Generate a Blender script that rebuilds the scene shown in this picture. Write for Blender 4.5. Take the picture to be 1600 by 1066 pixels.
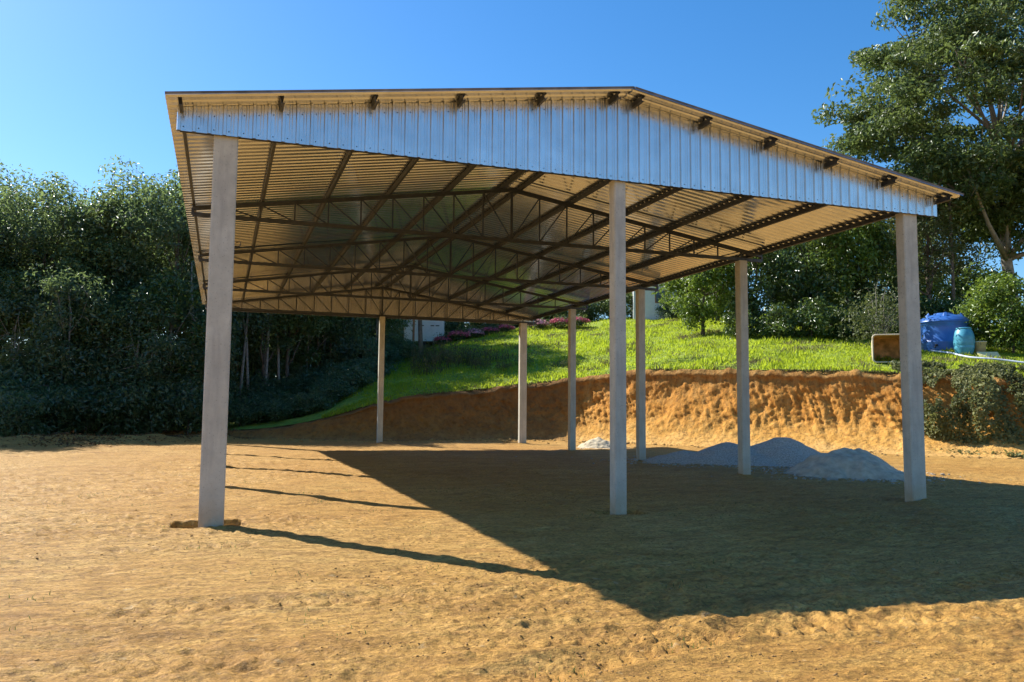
import bpy, math, random
import numpy as np
from mathutils import Matrix, Vector
R = math.radians
for o in list(bpy.data.objects): bpy.data.objects.remove(o)
scene = bpy.context.scene
col = scene.collection

# ------------------------------------------------------------------ camera
YAW, PITCH, ROLL = .3407, .0869, .0083
CAM = Vector((.075, -12.13, 1.6))
fw = Vector((math.sin(YAW)*math.cos(PITCH), math.cos(YAW)*math.cos(PITCH), math.sin(PITCH)))
rt = Vector((math.cos(YAW), -math.sin(YAW), 0)); up = rt.cross(fw)
rt, up = rt*math.cos(ROLL)+up*math.sin(ROLL), up*math.cos(ROLL)-rt*math.sin(ROLL)
cd = bpy.data.cameras.new('camera'); cam = bpy.data.objects.new('camera', cd); col.objects.link(cam)
M = Matrix((rt, up, -fw)).transposed().to_4x4(); M.translation = CAM
cam.matrix_world = M
cd.sensor_width = 36; cd.sensor_fit = 'HORIZONTAL'; cd.lens = 1274.1/1600*36
cd.clip_start = .1; cd.clip_end = 3000
scene.camera = cam
# ------------------------------------------------------------------ sky, sun, exposure
SUN_EL, SUN_AZ = .7103, -.8976                       # elevation; the way the light travels in plan
to_sun = Vector((-math.cos(SUN_EL)*math.cos(SUN_AZ), -math.cos(SUN_EL)*math.sin(SUN_AZ), math.sin(SUN_EL)))
world = bpy.data.worlds.new('World'); scene.world = world; world.use_nodes = True
wn = world.node_tree.nodes; wl = world.node_tree.links
bg = wn['Background']; sky = wn.new('ShaderNodeTexSky'); sky.sky_type = 'NISHITA'
sky.sun_disc = False; sky.sun_elevation = SUN_EL; sky.sun_rotation = math.atan2(to_sun.x, to_sun.y)
sky.altitude = 600; sky.air_density = 1.15; sky.dust_density = .8; sky.ozone_density = 5.0
hs = wn.new('ShaderNodeHueSaturation'); hs.inputs['Hue'].default_value = .5; hs.inputs['Saturation'].default_value = 1.27     # the phone's vivid colours, over the whole sky alike
wl.new(sky.outputs[0], hs.inputs['Color']); wl.new(hs.outputs[0], bg.inputs[0]); bg.inputs[1].default_value = .1
sd = bpy.data.lights.new('sun', 'SUN'); sd.energy = 5; sd.angle = R(.5); sd.color = (1, .965, .87)
sun = bpy.data.objects.new('sun', sd); col.objects.link(sun)
sun.rotation_euler = to_sun.to_track_quat('Z', 'Y').to_euler(); sun.location = (-20, 25, 30)
scene.view_settings.view_transform = 'Standard'; scene.view_settings.look = 'None'
scene.view_settings.gamma = 1; scene.view_settings.use_curve_mapping = False
scene.view_settings.exposure = .92
scene.cycles.max_bounces = 5; scene.cycles.diffuse_bounces = 2; scene.cycles.glossy_bounces = 3; scene.cycles.transmission_bounces = 3

# ------------------------------------------------------------------ helpers
def tag(o, label=None, cat=None, group=None, kind=None):
    if label: o['label'] = label
    if cat: o['category'] = cat
    if group: o['group'] = group
    if kind: o['kind'] = kind
    return o
def link(name, mesh, mat=None, parent=None, loc=None, rz=0):
    o = bpy.data.objects.new(name, mesh); col.objects.link(o)
    if mat is not None and not mesh.materials: mesh.materials.append(mat)
    if parent: o.parent = parent
    if loc is not None: o.location = loc
    o.rotation_euler.z = rz
    return o
def empty(name, loc=(0, 0, 0), rz=0):
    o = bpy.data.objects.new(name, None); col.objects.link(o); o.empty_display_size = .3
    o.location = loc; o.rotation_euler.z = rz
    return o
def npmesh(name, V, F, smooth=False, attrs=None):
    V = np.ascontiguousarray(V, np.float32); F = np.ascontiguousarray(F, np.int32)
    m = bpy.data.meshes.new(name); n, k = F.shape
    m.vertices.add(len(V)); m.vertices.foreach_set('co', V.ravel())
    m.loops.add(n*k); m.loops.foreach_set('vertex_index', F.ravel())
    m.polygons.add(n); m.polygons.foreach_set('loop_start', np.arange(0, n*k, k, dtype=np.int32))
    try: m.polygons.foreach_set('loop_total', np.full(n, k, np.int32))
    except Exception: pass
    if smooth: m.polygons.foreach_set('use_smooth', np.ones(n, bool))
    for a, v in (attrs or {}).items():
        at = m.attributes.new(a, 'FLOAT', 'POINT'); at.data.foreach_set('value', np.ascontiguousarray(v, np.float32))
    m.update(calc_edges=True); m.validate()
    return m
class MB:
    """collects polygons of one mesh"""
    def __init__(s): s.v = []; s.f = []; s.sm = []
    def add(s, v, f, smooth=False):
        b = len(s.v); s.v += [tuple(p) for p in v]; s.f += [tuple(i+b for i in q) for q in f]; s.sm += [smooth]*len(f); return s
    def box(s, x0, x1, y0, y1, z0, z1):
        v = [(x, y, z) for z in (z0, z1) for y in (y0, y1) for x in (x0, x1)]
        return s.add(v, [(0,2,3,1),(4,5,7,6),(0,1,5,4),(2,6,7,3),(0,4,6,2),(1,3,7,5)])
    def beam(s, a, b, w, h, upv=(0, 0, 1)):
        a, b = Vector(a), Vector(b); d = (b-a).normalized(); sx = d.cross(Vector(upv))
        if sx.length < 1e-4: sx = d.cross(Vector((0, 1, 0)))
        sx.normalize(); sz = sx.cross(d)
        v = [p+sx*i*w/2+sz*j*h/2 for p in (a, b) for i, j in ((-1,-1),(1,-1),(1,1),(-1,1))]
        return s.add(v, [(3,2,1,0),(4,5,6,7),(0,1,5,4),(1,2,6,5),(2,3,7,6),(3,0,4,7)])
    def tube(s, pts, rad, n=8, caps=True):
        pts = [Vector(p) for p in pts]; rings = []; ref = None
        for i, p in enumerate(pts):
            d = (pts[min(i+1, len(pts)-1)]-pts[max(i-1, 0)]).normalized()
            if ref is None: ref = d.orthogonal().normalized()
            x = (ref-d*ref.dot(d)).normalized(); y = d.cross(x); ref = x
            r = rad[i] if hasattr(rad, '__len__') else rad
            rings.append([p+(x*math.cos(2*math.pi*k/n)+y*math.sin(2*math.pi*k/n))*r for k in range(n)])
        v = [q for r_ in rings for q in r_]
        f = [(i*n+k, i*n+(k+1) % n, (i+1)*n+(k+1) % n, (i+1)*n+k) for i in range(len(pts)-1) for k in range(n)]
        if caps: f += [tuple(range(n-1, -1, -1)), tuple((len(pts)-1)*n+k for k in range(n))]
        return s.add(v, f, True)
    def lathe(s, prof, n=32, c=(0, 0, 0)):
        v = [(c[0]+r*math.cos(2*math.pi*k/n), c[1]+r*math.sin(2*math.pi*k/n), c[2]+z) for r, z in prof for k in range(n)]
        f = [(i*n+k, i*n+(k+1) % n, (i+1)*n+(k+1) % n, (i+1)*n+k) for i in range(len(prof)-1) for k in range(n)]
        f += [tuple(range(n-1, -1, -1)), tuple((len(prof)-1)*n+k for k in range(n))]
        return s.add(v, f, True)
    def mesh(s, name):
        m = bpy.data.meshes.new(name); m.from_pydata(s.v, [], s.f)
        m.polygons.foreach_set('use_smooth', s.sm); m.update(); return m
def copy_tree(o, loc, rz=0, sc=(1, 1, 1)):
    r = o.copy(); col.objects.link(r); r.location = loc; r.rotation_euler.z = rz; r.scale = sc
    for ch in o.children:
        c = ch.copy(); col.objects.link(c); c.parent = r
        for g in ch.children:
            d = g.copy(); col.objects.link(d); d.parent = c
    return r
# value noise, vectorised
def _h(ix, iy, iz, seed):
    n = (ix.astype(np.int64)*374761393 + iy.astype(np.int64)*668265263 + iz.astype(np.int64)*2147483647 + seed*974711) & 0xffffffff
    n = ((n ^ (n >> 13))*1274126177) & 0xffffffff; n = ((n ^ (n >> 16))*2246822519) & 0xffffffff
    return ((n ^ (n >> 15)) & 0xffffff)/float(0xffffff)
def vnoise(x, y, z=None, seed=0):
    x = np.asarray(x, float); y = np.asarray(y, float); z = np.zeros_like(x) if z is None else np.asarray(z, float)
    ix, iy, iz = np.floor(x), np.floor(y), np.floor(z)
    fx, fy, fz = x-ix, y-iy, z-iz
    fx, fy, fz = [t*t*t*(t*(t*6-15)+10) for t in (fx, fy, fz)]
    ix, iy, iz = ix.astype(np.int64), iy.astype(np.int64), iz.astype(np.int64)
    def L(zz):
        a = _h(ix, iy, zz, seed); b = _h(ix+1, iy, zz, seed); c = _h(ix, iy+1, zz, seed); d = _h(ix+1, iy+1, zz, seed)
        return (a+(b-a)*fx)*(1-fy)+(c+(d-c)*fx)*fy
    r = L(iz)
    if np.any(fz): r = r*(1-fz)+L(iz+1)*fz
    return r*2-1
def fbm(x, y, z=None, o=4, seed=0, gain=.5):
    a = 1; t = 0; f = 1
    for k in range(o):
        t = t+a*vnoise(x*f+k*17.3, y*f+k*5.1, None if z is None else z*f, seed+k); a *= gain; f *= 2.03
    return t
# ------------------------------------------------------------------ materials
def mat(name):
    m = bpy.data.materials.new(name); m.use_nodes = True; nt = m.node_tree
    return m, nt, nt.nodes, nt.links, nt.nodes['Principled BSDF']
def nd(nt, t, **k):
    n = nt.nodes.new(t)
    for a, v in k.items(): setattr(n, a, v)
    return n
def noise(nt, vec, scale, detail=5, rough=.55, dist=0):
    n = nd(nt, 'ShaderNodeTexNoise'); n.inputs['Scale'].default_value = scale; n.inputs['Detail'].default_value = detail
    n.inputs['Roughness'].default_value = rough; n.inputs['Distortion'].default_value = dist
    if vec is not None: nt.links.new(vec, n.inputs['Vector'])
    return n.outputs['Fac']
def ramp(nt, fac, stops, interp='LINEAR'):
    r = nd(nt, 'ShaderNodeValToRGB'); cr = r.color_ramp; cr.interpolation = interp
    while len(cr.elements) < len(stops): cr.elements.new(.5)
    for e, (p, c) in zip(cr.elements, stops):
        e.position = p; e.color = (c, c, c, 1) if not hasattr(c, '__len__') else (*c, 1)
    nt.links.new(fac, r.inputs[0]); return r.outputs[0]
def mix(nt, fac, a, b, mode='MIX'):
    m = nd(nt, 'ShaderNodeMix', data_type='RGBA', blend_type=mode)
    for sock, v in ((m.inputs[0], fac), (m.inputs[6], a), (m.inputs[7], b)):
        if hasattr(v, 'is_output'): nt.links.new(v, sock)
        elif hasattr(v, '__len__'): sock.default_value = (*v, 1)
        else: sock.default_value = v
    return m.outputs[2]
def math_(nt, op, a, b=0.):
    m = nd(nt, 'ShaderNodeMath', operation=op)
    for i, v in enumerate((a, b)):
        if hasattr(v, 'is_output'): nt.links.new(v, m.inputs[i])
        else: m.inputs[i].default_value = v
    return m.outputs[0]
def objco(nt, scale=(1, 1, 1)):
    t = nd(nt, 'ShaderNodeTexCoord'); mp = nd(nt, 'ShaderNodeMapping'); mp.inputs['Scale'].default_value = scale
    nt.links.new(t.outputs['Object'], mp.inputs[0]); return mp.outputs[0]
def bump(nt, h, strength, dist, base=None):
    b = nd(nt, 'ShaderNodeBump'); b.inputs['Strength'].default_value = strength; b.inputs['Distance'].default_value = dist
    nt.links.new(h, b.inputs['Height'])
    if base is not None: nt.links.new(base, b.inputs['Normal'])
    return b.outputs[0]
def attr(nt, name):
    a = nd(nt, 'ShaderNodeAttribute'); a.attribute_name = name; return a.outputs['Fac']
def simple(name, c, rough=.6, metal=0, var=.15, scale=6, spec=.5, bmp=0):
    m, nt, n, l, b = mat(name); v = objco(nt)
    f = noise(nt, v, scale, 5); dk = tuple(x*(1-var) for x in c); lt = tuple(min(1, x*(1+var)) for x in c)
    l.new(ramp(nt, f, [(.3, dk), (.7, lt)]), b.inputs['Base Color'])
    b.inputs['Roughness'].default_value = rough; b.inputs['Metallic'].default_value = metal
    b.inputs['Specular IOR Level'].default_value = spec
    if bmp: l.new(bump(nt, noise(nt, v, scale*8, 4), .5, bmp), b.inputs['Normal'])
    return m
def soil_mat():
    m, nt, n, l, b = mat('dry ochre soil'); v = objco(nt); vs = objco(nt, (.55, 1.6, 1))
    big = noise(nt, v, .22, 4, .6); mid = noise(nt, vs, 1.7, 6, .62, .4); fine = noise(nt, v, 22, 5, .65)
    c = ramp(nt, big, [(.32, (.43, .205, .042)), (.5, (.56, .305, .074)), (.68, (.68, .44, .15))])
    c2 = ramp(nt, mid, [(.3, (0.333, 0.156, 0.034)), (.47, (0.539, 0.285, 0.064)), (.62, (0.627, 0.359, 0.093)), (.8, (0.725, 0.469, 0.170))])
    c = mix(nt, .58, c, c2)
    c = mix(nt, ramp(nt, fine, [(.38, .75), (.52, 0)]), c, (0.265, 0.133, 0.034))
    c = mix(nt, ramp(nt, noise(nt, vs, 5.5, 6, .7, .6), [(.36, .7), (.46, 0)]), c, (0.284, 0.143, 0.036))
    c = mix(nt, ramp(nt, noise(nt, v, 9, 3, .5), [(.66, 0), (.74, .5)]), c, (0.608, 0.432, 0.221))
    c = mix(nt, ramp(nt, noise(nt, v, .45, 5, .65, .8), [(.64, 0), (.74, .35)]), c, (0.274, 0.143, 0.051))      # damp, darker earth in patches
    l.new(c, b.inputs['Base Color']); b.inputs['Roughness'].default_value = .68; b.inputs['Specular IOR Level'].default_value = .22
    cr = ramp(nt, noise(nt, vs, 7, 7, .72, .5), [(.40, 0), (.49, .75), (.62, 1)])
    n1 = bump(nt, cr, .75, .035)
    n1 = bump(nt, ramp(nt, noise(nt, vs, 19, 5, .7, .4), [(.38, 0), (.47, 1)]), .6, .015, n1)
    c = mix(nt, ramp(nt, noise(nt, vs, 7, 7, .72, .5), [(.36, .5), (.42, 0)]), c, (0.265, 0.124, 0.034))
    l.new(c, b.inputs['Base Color'])
    l.new(bump(nt, noise(nt, v, 42, 4, .65), .8, .022, n1), b.inputs['Normal'])
    return m
def bank_mat():
    m, nt, n, l, b = mat('cut clay'); v = objco(nt); h = attr(nt, 'layer'); st = objco(nt, (1, 1, .3))
    nz = noise(nt, v, 1.1, 5, .6); hh = math_(nt, 'ADD', h, math_(nt, 'MULTIPLY', math_(nt, 'SUBTRACT', nz, .5), .5))
    c = ramp(nt, hh, [(0, (0.679, 0.427, 0.153)), (.2, (0.640, 0.338, 0.076)), (.5, (0.582, 0.240, 0.036)), (.8, (0.466, 0.174, 0.027)), (.95, (0.194, 0.093, 0.032)), (1, (0.107, 0.058, 0.025))])
    c2 = ramp(nt, noise(nt, st, 3.2, 6, .65, .5), [(.3, (0.291, 0.120, 0.025)), (.5, (0.533, 0.263, 0.060)), (.72, (0.679, 0.418, 0.145))])
    c = mix(nt, .5, c, c2)
    c = mix(nt, ramp(nt, noise(nt, v, 7, 4, .6), [(.35, .6), (.48, 0)]), c, (0.165, 0.076, 0.025))
    c = mix(nt, math_(nt, 'MULTIPLY', attr(nt, 'shade_brown'), ramp(nt, noise(nt, v, 1.6, 5, .65), [(.25, 1.0), (.75, .6)])), c, (0.145, 0.067, 0.025))  # browner soil, with the shade of the left stretch painted into the colour
    l.new(c, b.inputs['Base Color']); b.inputs['Roughness'].default_value = .9; b.inputs['Specular IOR Level'].default_value = .15
    n1 = bump(nt, noise(nt, st, 5, 6, .65), .8, .12)
    l.new(bump(nt, noise(nt, v, 22, 5, .6), .7, .03, n1), b.inputs['Normal'])
    return m
def hill_mat():
    m, nt, n, l, b = mat('mown turf'); v = objco(nt)
    c = ramp(nt, noise(nt, v, .5, 5, .6), [(.3, (.17, .22, .025)), (.5, (.24, .31, .035)), (.7, (.29, .34, .05))])
    c = mix(nt, ramp(nt, noise(nt, v, 6, 5, .6), [(.3, .75), (.5, 0)]), c, (.07, .075, .02))
    c = mix(nt, ramp(nt, noise(nt, v, 1.3, 4, .6), [(.6, 0), (.72, .7)]), c, (.24, .17, .07))
    l.new(c, b.inputs['Base Color']); b.inputs['Roughness'].default_value = .85; b.inputs['Specular IOR Level'].default_value = .2
    l.new(bump(nt, noise(nt, v, 14, 5, .65), .8, .06), b.inputs['Normal'])
    return m
def leaf_mat(name, dark, light, trans, rough=.42, tr=.32, spec=.5):
    m, nt, n, l, b = mat(name); t = attr(nt, 'tint')
    c = ramp(nt, t, [(0, dark), (1, light)])
    l.new(c, b.inputs['Base Color']); b.inputs['Roughness'].default_value = rough; b.inputs['Specular IOR Level'].default_value = spec
    tl = nd(nt, 'ShaderNodeBsdfTranslucent'); l.new(mix(nt, .6, c, trans), tl.inputs[0])
    ms = nd(nt, 'ShaderNodeMixShader'); ms.inputs[0].default_value = tr
    l.new(b.outputs[0], ms.inputs[1]); l.new(tl.outputs[0], ms.inputs[2]); l.new(ms.outputs[0], n['Material Output'].inputs[0])
    return m
def metal_sheet_mat(name='galvanised sheet', base=(.74, .73, .71), rough=.25, metal=.85):
    m, nt, n, l, b = mat(name); v = objco(nt)
    oi = nd(nt, 'ShaderNodeObjectInfo')
    f = noise(nt, v, 2.2, 5, .6); dk = tuple(x*.86 for x in base); lt = tuple(x*1.08 for x in base)
    c = ramp(nt, f, [(.3, dk), (.7, lt)])
    c = mix(nt, math_(nt, 'MULTIPLY', oi.outputs['Random'], .35), c, tuple(x*.75 for x in base))
    l.new(c, b.inputs['Base Color']); b.inputs['Metallic'].default_value = metal
    l.new(math_(nt, 'ADD', math_(nt, 'MULTIPLY', noise(nt, v, 7, 4, .6), .08), rough-.04), b.inputs['Roughness'])
    l.new(bump(nt, noise(nt, v, 1.6, 2, .5), .1, .008), b.inputs['Normal'])
    return m
def concrete_mat():
    m, nt, n, l, b = mat('precast concrete'); v = objco(nt); st = objco(nt, (1, 1, .12))
    c = ramp(nt, noise(nt, v, 3, 6, .65), [(.3, (.44, .415, .345)), (.55, (.55, .52, .435)), (.75, (.63, .60, .50))])
    c = mix(nt, ramp(nt, noise(nt, st, 5, 5, .6), [(.35, .5), (.5, 0)]), c, (.33, .305, .27))
    c = mix(nt, ramp(nt, noise(nt, v, 38, 3, .5), [(.63, 0), (.68, .7)]), c, (.24, .22, .19))
    c = mix(nt, ramp(nt, noise(nt, v, .9, 4, .6), [(.35, .35), (.6, 0)]), c, (.40, .36, .29))
    tz = nd(nt, 'ShaderNodeTexCoord'); sp = nd(nt, 'ShaderNodeSeparateXYZ'); l.new(tz.outputs['Object'], sp.inputs[0])
    zz = math_(nt, 'ADD', sp.outputs[2], math_(nt, 'MULTIPLY', noise(nt, v, 4, 4), .35))
    c = mix(nt, ramp(nt, zz, [(.12, .75), (.55, 0)]), c, (.40, .27, .13))
    l.new(c, b.inputs['Base Color']); b.inputs['Roughness'].default_value = .8; b.inputs['Specular IOR Level'].default_value = .3
    l.new(bump(nt, noise(nt, v, 30, 5, .6), .35, .008), b.inputs['Normal'])
    return m
MAT = dict(
    roofsheet=metal_sheet_mat('galvanised roof sheet', (.62, .645, .685), .17, 1),
    soil=soil_mat(), bank=bank_mat(), hill=hill_mat(), sheet=metal_sheet_mat(), concrete=concrete_mat(),
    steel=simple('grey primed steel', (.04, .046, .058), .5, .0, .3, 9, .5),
    edge=simple('dark sheet edge', (.16, .13, .10), .6, 0, .5, 4, .4),
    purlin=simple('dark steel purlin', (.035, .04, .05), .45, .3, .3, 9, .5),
    bark=simple('grey bark', (.13, .105, .08), .85, 0, .4, 5, .2, .02),
    palebark=simple('pale bark', (.27, .24, .20), .8, 0, .35, 5, .2, .02),
    sand=simple('grey sand', (.50, .42, .30), .9, 0, .25, 5, .15, .02),
    gravel=simple('grey crushed stone', (.45, .395, .32), .85, 0, .4, 26, .25, .04),
    tank=simple('blue polyethylene', (.035, .13, .42), .38, 0, .12, 3, .5),
    barrel=simple('faded turquoise plastic', (.07, .30, .42), .42, 0, .2, 4, .5),
    cream=simple('cream fibreglass', (.62, .52, .36), .55, 0, .15, 5, .4),
    rust=simple('rusty stained lining', (.66, .35, .12), .75, 0, .45, 3.5, .3),
    white=simple('white painted panel', (.74, .74, .72), .5, 0, .06, 3, .4),
    dark=simple('dark rubber and fittings', (.03, .03, .03), .6, 0, .2, 6, .3),  # plain dark finish for screws, pipe, vents and blocks
    hose=simple('pale blue hose', (.50, .54, .66), .4, 0, .1, 8, .5),
    board=simple('pale yellow board', (.72, .62, .33), .6, 0, .1, 6, .4),
    redwood=simple('reddish timber', (.30, .15, .08), .7, 0, .3, 8, .3),
    roofing=simple('grey fibre cement roof', (.30, .29, .28), .8, 0, .2, 3, .3),
    glass=simple('dark window glass', (.04, .05, .06), .08, 0, .1, 2, .8),
    creeper=leaf_mat('creeper leaves', (.07, .085, .028), (.25, .25, .085), (.38, .40, .11), .55, .36, .3),
    crumb=simple('dark soil crumb', (.27, .155, .06), .9, 0, .4, 12, .15),
    clod=simple('soil clod', (.33, .20, .07), .9, 0, .35, 12, .15),
    litter=leaf_mat('fallen leaves', (.10, .05, .02), (.28, .16, .07), (.2, .1, .04), .8, .1, .2),
    leaf_forest=leaf_mat('wood leaves', (.05, .085, .045), (.13, .185, .085), (.36, .48, .14), .36, .46, .8),
    leaf_dark=leaf_mat('glossy dark leaves', (.028, .06, .016), (.10, .16, .035), (.26, .36, .06), .3, .3, .6),
    leaf_mid=leaf_mat('mid green leaves', (.045, .08, .025), (.13, .18, .055), (.28, .36, .09), .4, .34, .45),
    leaf_olive=leaf_mat('olive leaves', (.045, .065, .022), (.13, .145, .05), (.25, .29, .08), .5, .3, .35),
    leaf_bright=leaf_mat('bright green leaves', (.055, .10, .015), (.16, .24, .03), (.34, .45, .06), .38, .35, .5),
    leaf_dry=leaf_mat('dry weed leaves', (.09, .075, .03), (.20, .18, .08), (.32, .30, .12), .7, .3, .2),
    grass=leaf_mat('grass blades', (.18, .25, .02), (.36, .43, .035), (.64, .74, .045), .5, .58, .3),
    petal_pink=leaf_mat('pink petals', (.60, .22, .32), (.80, .42, .52), (.85, .45, .55), .6, .3, .3),
    petal_red=leaf_mat('crimson petals', (.50, .07, .15), (.72, .20, .28), (.8, .25, .32), .6, .3, .3),
    petal_pale=leaf_mat('pale pink petals', (.60, .33, .40), (.80, .60, .62), (.85, .6, .65), .6, .3, .3))

# ------------------------------------------------------------------ lie of the land
# foot of the cut bank: x, y, height of the cut, slope of the land behind it
BK = np.array([(-60,52,.05,.02),(-30,42,.05,.02),(-14,34.5,.12,.03),(-6,30.5,.2,.05),(0,27,.3,.08),(3.5,25.2,.75,.12),(7,24.4,1.7,.2),(12,25,2.4,.23),
               (15.5,24,2.95,.245),(18,21,3.4,.255),(22,16.5,3.35,.22),(26,12.5,3.2,.19),(28.2,9.8,3.0,.18),(33,7.6,2.9,.17),(46,4,2.8,.16),(90,-8,2.8,.15)],float)
def _cr(P, n):
    out=[]
    for i in range(len(P)-1):
        p0=P[max(i-1,0)];p1=P[i];p2=P[i+1];p3=P[min(i+2,len(P)-1)]
        for k in range(n):
            t=k/n; out.append(.5*((2*p1)+(p2-p0)*t+(2*p0-5*p1+4*p2-p3)*t*t+(3*p1-p0-3*p2+p3)*t**3))
    out.append(P[-1]); return np.array(out)
BC = _cr(BK, 8)
def base_z(x, y):
    return -.0017*np.clip(x,-40,60)+.0127*np.clip(y,-40,60)
def bank_near(x, y):
    """signed distance behind the bank foot; cut height and land slope blended from the foot around"""
    x=np.asarray(x,float).ravel(); y=np.asarray(y,float).ravel()
    best=np.full(x.shape,1e18); s=np.zeros_like(x); D=[]
    for a,b in zip(BC[:-1],BC[1:]):
        dx,dy=b[0]-a[0],b[1]-a[1]; L2=dx*dx+dy*dy
        t=np.clip(((x-a[0])*dx+(y-a[1])*dy)/L2,0,1)
        ex=x-a[0]-t*dx; ey=y-a[1]-t*dy; d2=ex*ex+ey*ey
        m=d2<best; best[m]=d2[m]
        s[m]=(np.sign(dx*ey-dy*ex)*np.sqrt(d2))[m]; D.append(d2)
    dm=np.sqrt(best); W=np.zeros_like(x); h=np.zeros_like(x); g=np.zeros_like(x)
    k=.25+.09*dm
    for (a,b),d2 in zip(zip(BC[:-1],BC[1:]),D):
        w=np.exp(-(np.sqrt(d2)-dm)/k)*math.hypot(b[0]-a[0],b[1]-a[1])
        W+=w; h+=w*(a[2]+b[2])/2; g+=w*(a[3]+b[3])/2
    return s,h/W,g/W
def bank_w(h): return .28+.5*h          # horizontal depth of the cut face
def hill_z(x, y):
    """height of the grassy land behind the bank"""
    s,h,g=bank_near(x,y); x=np.asarray(x,float).ravel(); y=np.asarray(y,float).ravel()
    u=np.maximum(s-bank_w(h),0)
    rise=g*np.where(u<26,u,26+(u-26)*.25/(1+.02*np.maximum(u-26,0)))
    return base_z(x,y)+h+rise
def land_z(x, y):
    s,h,g=bank_near(x,y); w=bank_w(h)
    f=np.clip(s/w,0,1)
    hz=hill_z(x,y); bz=base_z(np.asarray(x,float).ravel(),np.asarray(y,float).ravel())
    return np.where(s>=w,hz,bz+(hz-bz)*f)
rng = np.random.default_rng(7); random.seed(7)
# ------------------------------------------------------------------ ground
W, D, H = 12.48, 5.356, 5.5
PIL = [(0, 0, .33, .21), (W/2, 0, .21, .22), (W, 0, .34, .22)]
for k in (1, 2, 3): PIL += [(0, D*k, .24, .22), (W, D*k, .24, .22)]
PIL += [(0, D*4, .32, .21), (W/2, D*4, .22, .21), (W, D*4, .32, .21)]
PITS = [(-.05, .17, .47, .31, .42), (W/2+.02, .12, .42, .26, .16), (W, .1, .3, .22, .05)] + [(-.02, D*k+.1, .44, .24, .16) for k in (1, 2, 3)]
def ground_z(x, y, detail=True):
    x = np.asarray(x, float); y = np.asarray(y, float); z = base_z(x, y)
    r = np.hypot(x-CAM.x, y-CAM.y); near = np.clip((45-r)/25, 0, 1)
    z = z+.028*fbm(x*.28, y*.28, o=3, seed=3)*np.clip(r/6, .3, 1)
    if detail:
        rg = np.clip(.62+.85*fbm(x*.33, y*.4, o=2, seed=8), .2, .95)                 # trodden smooth here, churned there
        st = fbm(x*.7+.35*y, y*2.4-.3*x, o=3, seed=11)                                  # dragged and driven-over streaks
        z = z+near*(.014*st+rg*.015*fbm(x*2.1, y*2.8, o=4, seed=5))
        cl = fbm(x*7, y*9, o=3, seed=21); z = z+near*rg*(.024*np.maximum(cl-.05, 0)+.010*fbm(x*15, y*18, o=2, seed=31))
        hl = vnoise(x*3.1, y*4.6, seed=41); z = z-near*.06*np.maximum(hl-.6, 0)         # heel and hoof dents
        h2 = vnoise(x*8.5, y*11, seed=42); z = z-near*rg*.04*np.maximum(h2-.6, 0)
        for ph, (ox, oy, ang) in enumerate(((-3.5, -2.2, .12), (-4, -.4, .12), (1, -6.2, -.1), (0, -4.6, -.12), (4, -6.5, .25))):
            c, s = math.cos(ang), math.sin(ang); tx = (x-ox)*c+(y-oy)*s; ty = -(x-ox)*s+(y-oy)*c
            w = np.exp(-(ty/.2)**4)*np.clip(1-np.abs(tx/7)**6, 0, 1)*np.clip(vnoise(x*.8, y*.8, seed=50+ph)*1.5+.6, 0, 1)
            z = z-w*(.024+.014*np.sign(np.sin(tx*30+np.abs(ty)*18)))+.02*np.exp(-((np.abs(ty)-.27)/.06)**2)*np.clip(1-np.abs(tx/7)**6, 0, 1)*(w > -1)*.6
    for px, py, hx, hy, dp in PITS:
        ax = np.clip((hx+.05*vnoise(x*5, y*5, seed=61)-np.abs(x-px))/.05, 0, 1); ay = np.clip((hy+.04*vnoise(x*5, y*5, seed=62)-np.abs(y-py))/.05, 0, 1)
        z = z-dp*ax*ay
    for px, py, _, _ in PIL: z = z+.045*np.exp(-(((x-px)**2+(y-py)**2)/.28**2))*(1+.8*vnoise(x*6, y*6, seed=63))*(0 if py == 0 and px < 10 else 1)
    tt = np.clip(((x+13)*11+(y-17.5)*7.5)/(11**2+7.5**2), -.5, 1.2); dd = np.hypot(x+13-tt*11, y-17.5-tt*7.5)   # spoil pushed up along the wood
    z = z+np.exp(-(dd/1.1)**2)*(.38-.2*np.clip(tt, 0, 1))*(1+.6*fbm(x*.9, y*.9, o=4, seed=71))*(tt > -.49)*(tt < 1.19)
    return z
fine = np.arange(YAW-R(42), YAW+R(42), R(.155)); coarse = np.arange(YAW+R(42), YAW-R(42)+2*math.pi-.02, R(4))
TH = np.concatenate([fine, coarse])
rr = [.02]
while rr[-1] < 1500:
    q = rr[-1]; rr.append(q*(1+(.35 if q < 1.2 else .012 if q < 4.2 else .0042 if q < 14.5 else .008 if q < 45 else .05)))
RR = np.array(rr)
def polar(RR, TH):
    rg, tg = np.meshgrid(RR, TH, indexing='ij'); return CAM.x+rg*np.sin(tg), CAM.y+rg*np.cos(tg)
def grid_faces(nr, nt, wrap=True):
    i, j = np.meshgrid(np.arange(nr-1), np.arange(nt if wrap else nt-1), indexing='ij'); j2 = (j+1) % nt
    return np.stack([i*nt+j, i*nt+j2, (i+1)*nt+j2, (i+1)*nt+j], -1).reshape(-1, 4)[:, ::-1]
X, Y = polar(RR, TH); Z = ground_z(X.ravel(), Y.ravel())
V = np.stack([X.ravel(), Y.ravel(), Z], 1); F = grid_faces(len(RR), len(TH))
gm = npmesh('ground', V, F, True)
g = link('ground', gm, MAT['soil']); tag(g, kind='structure')

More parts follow.
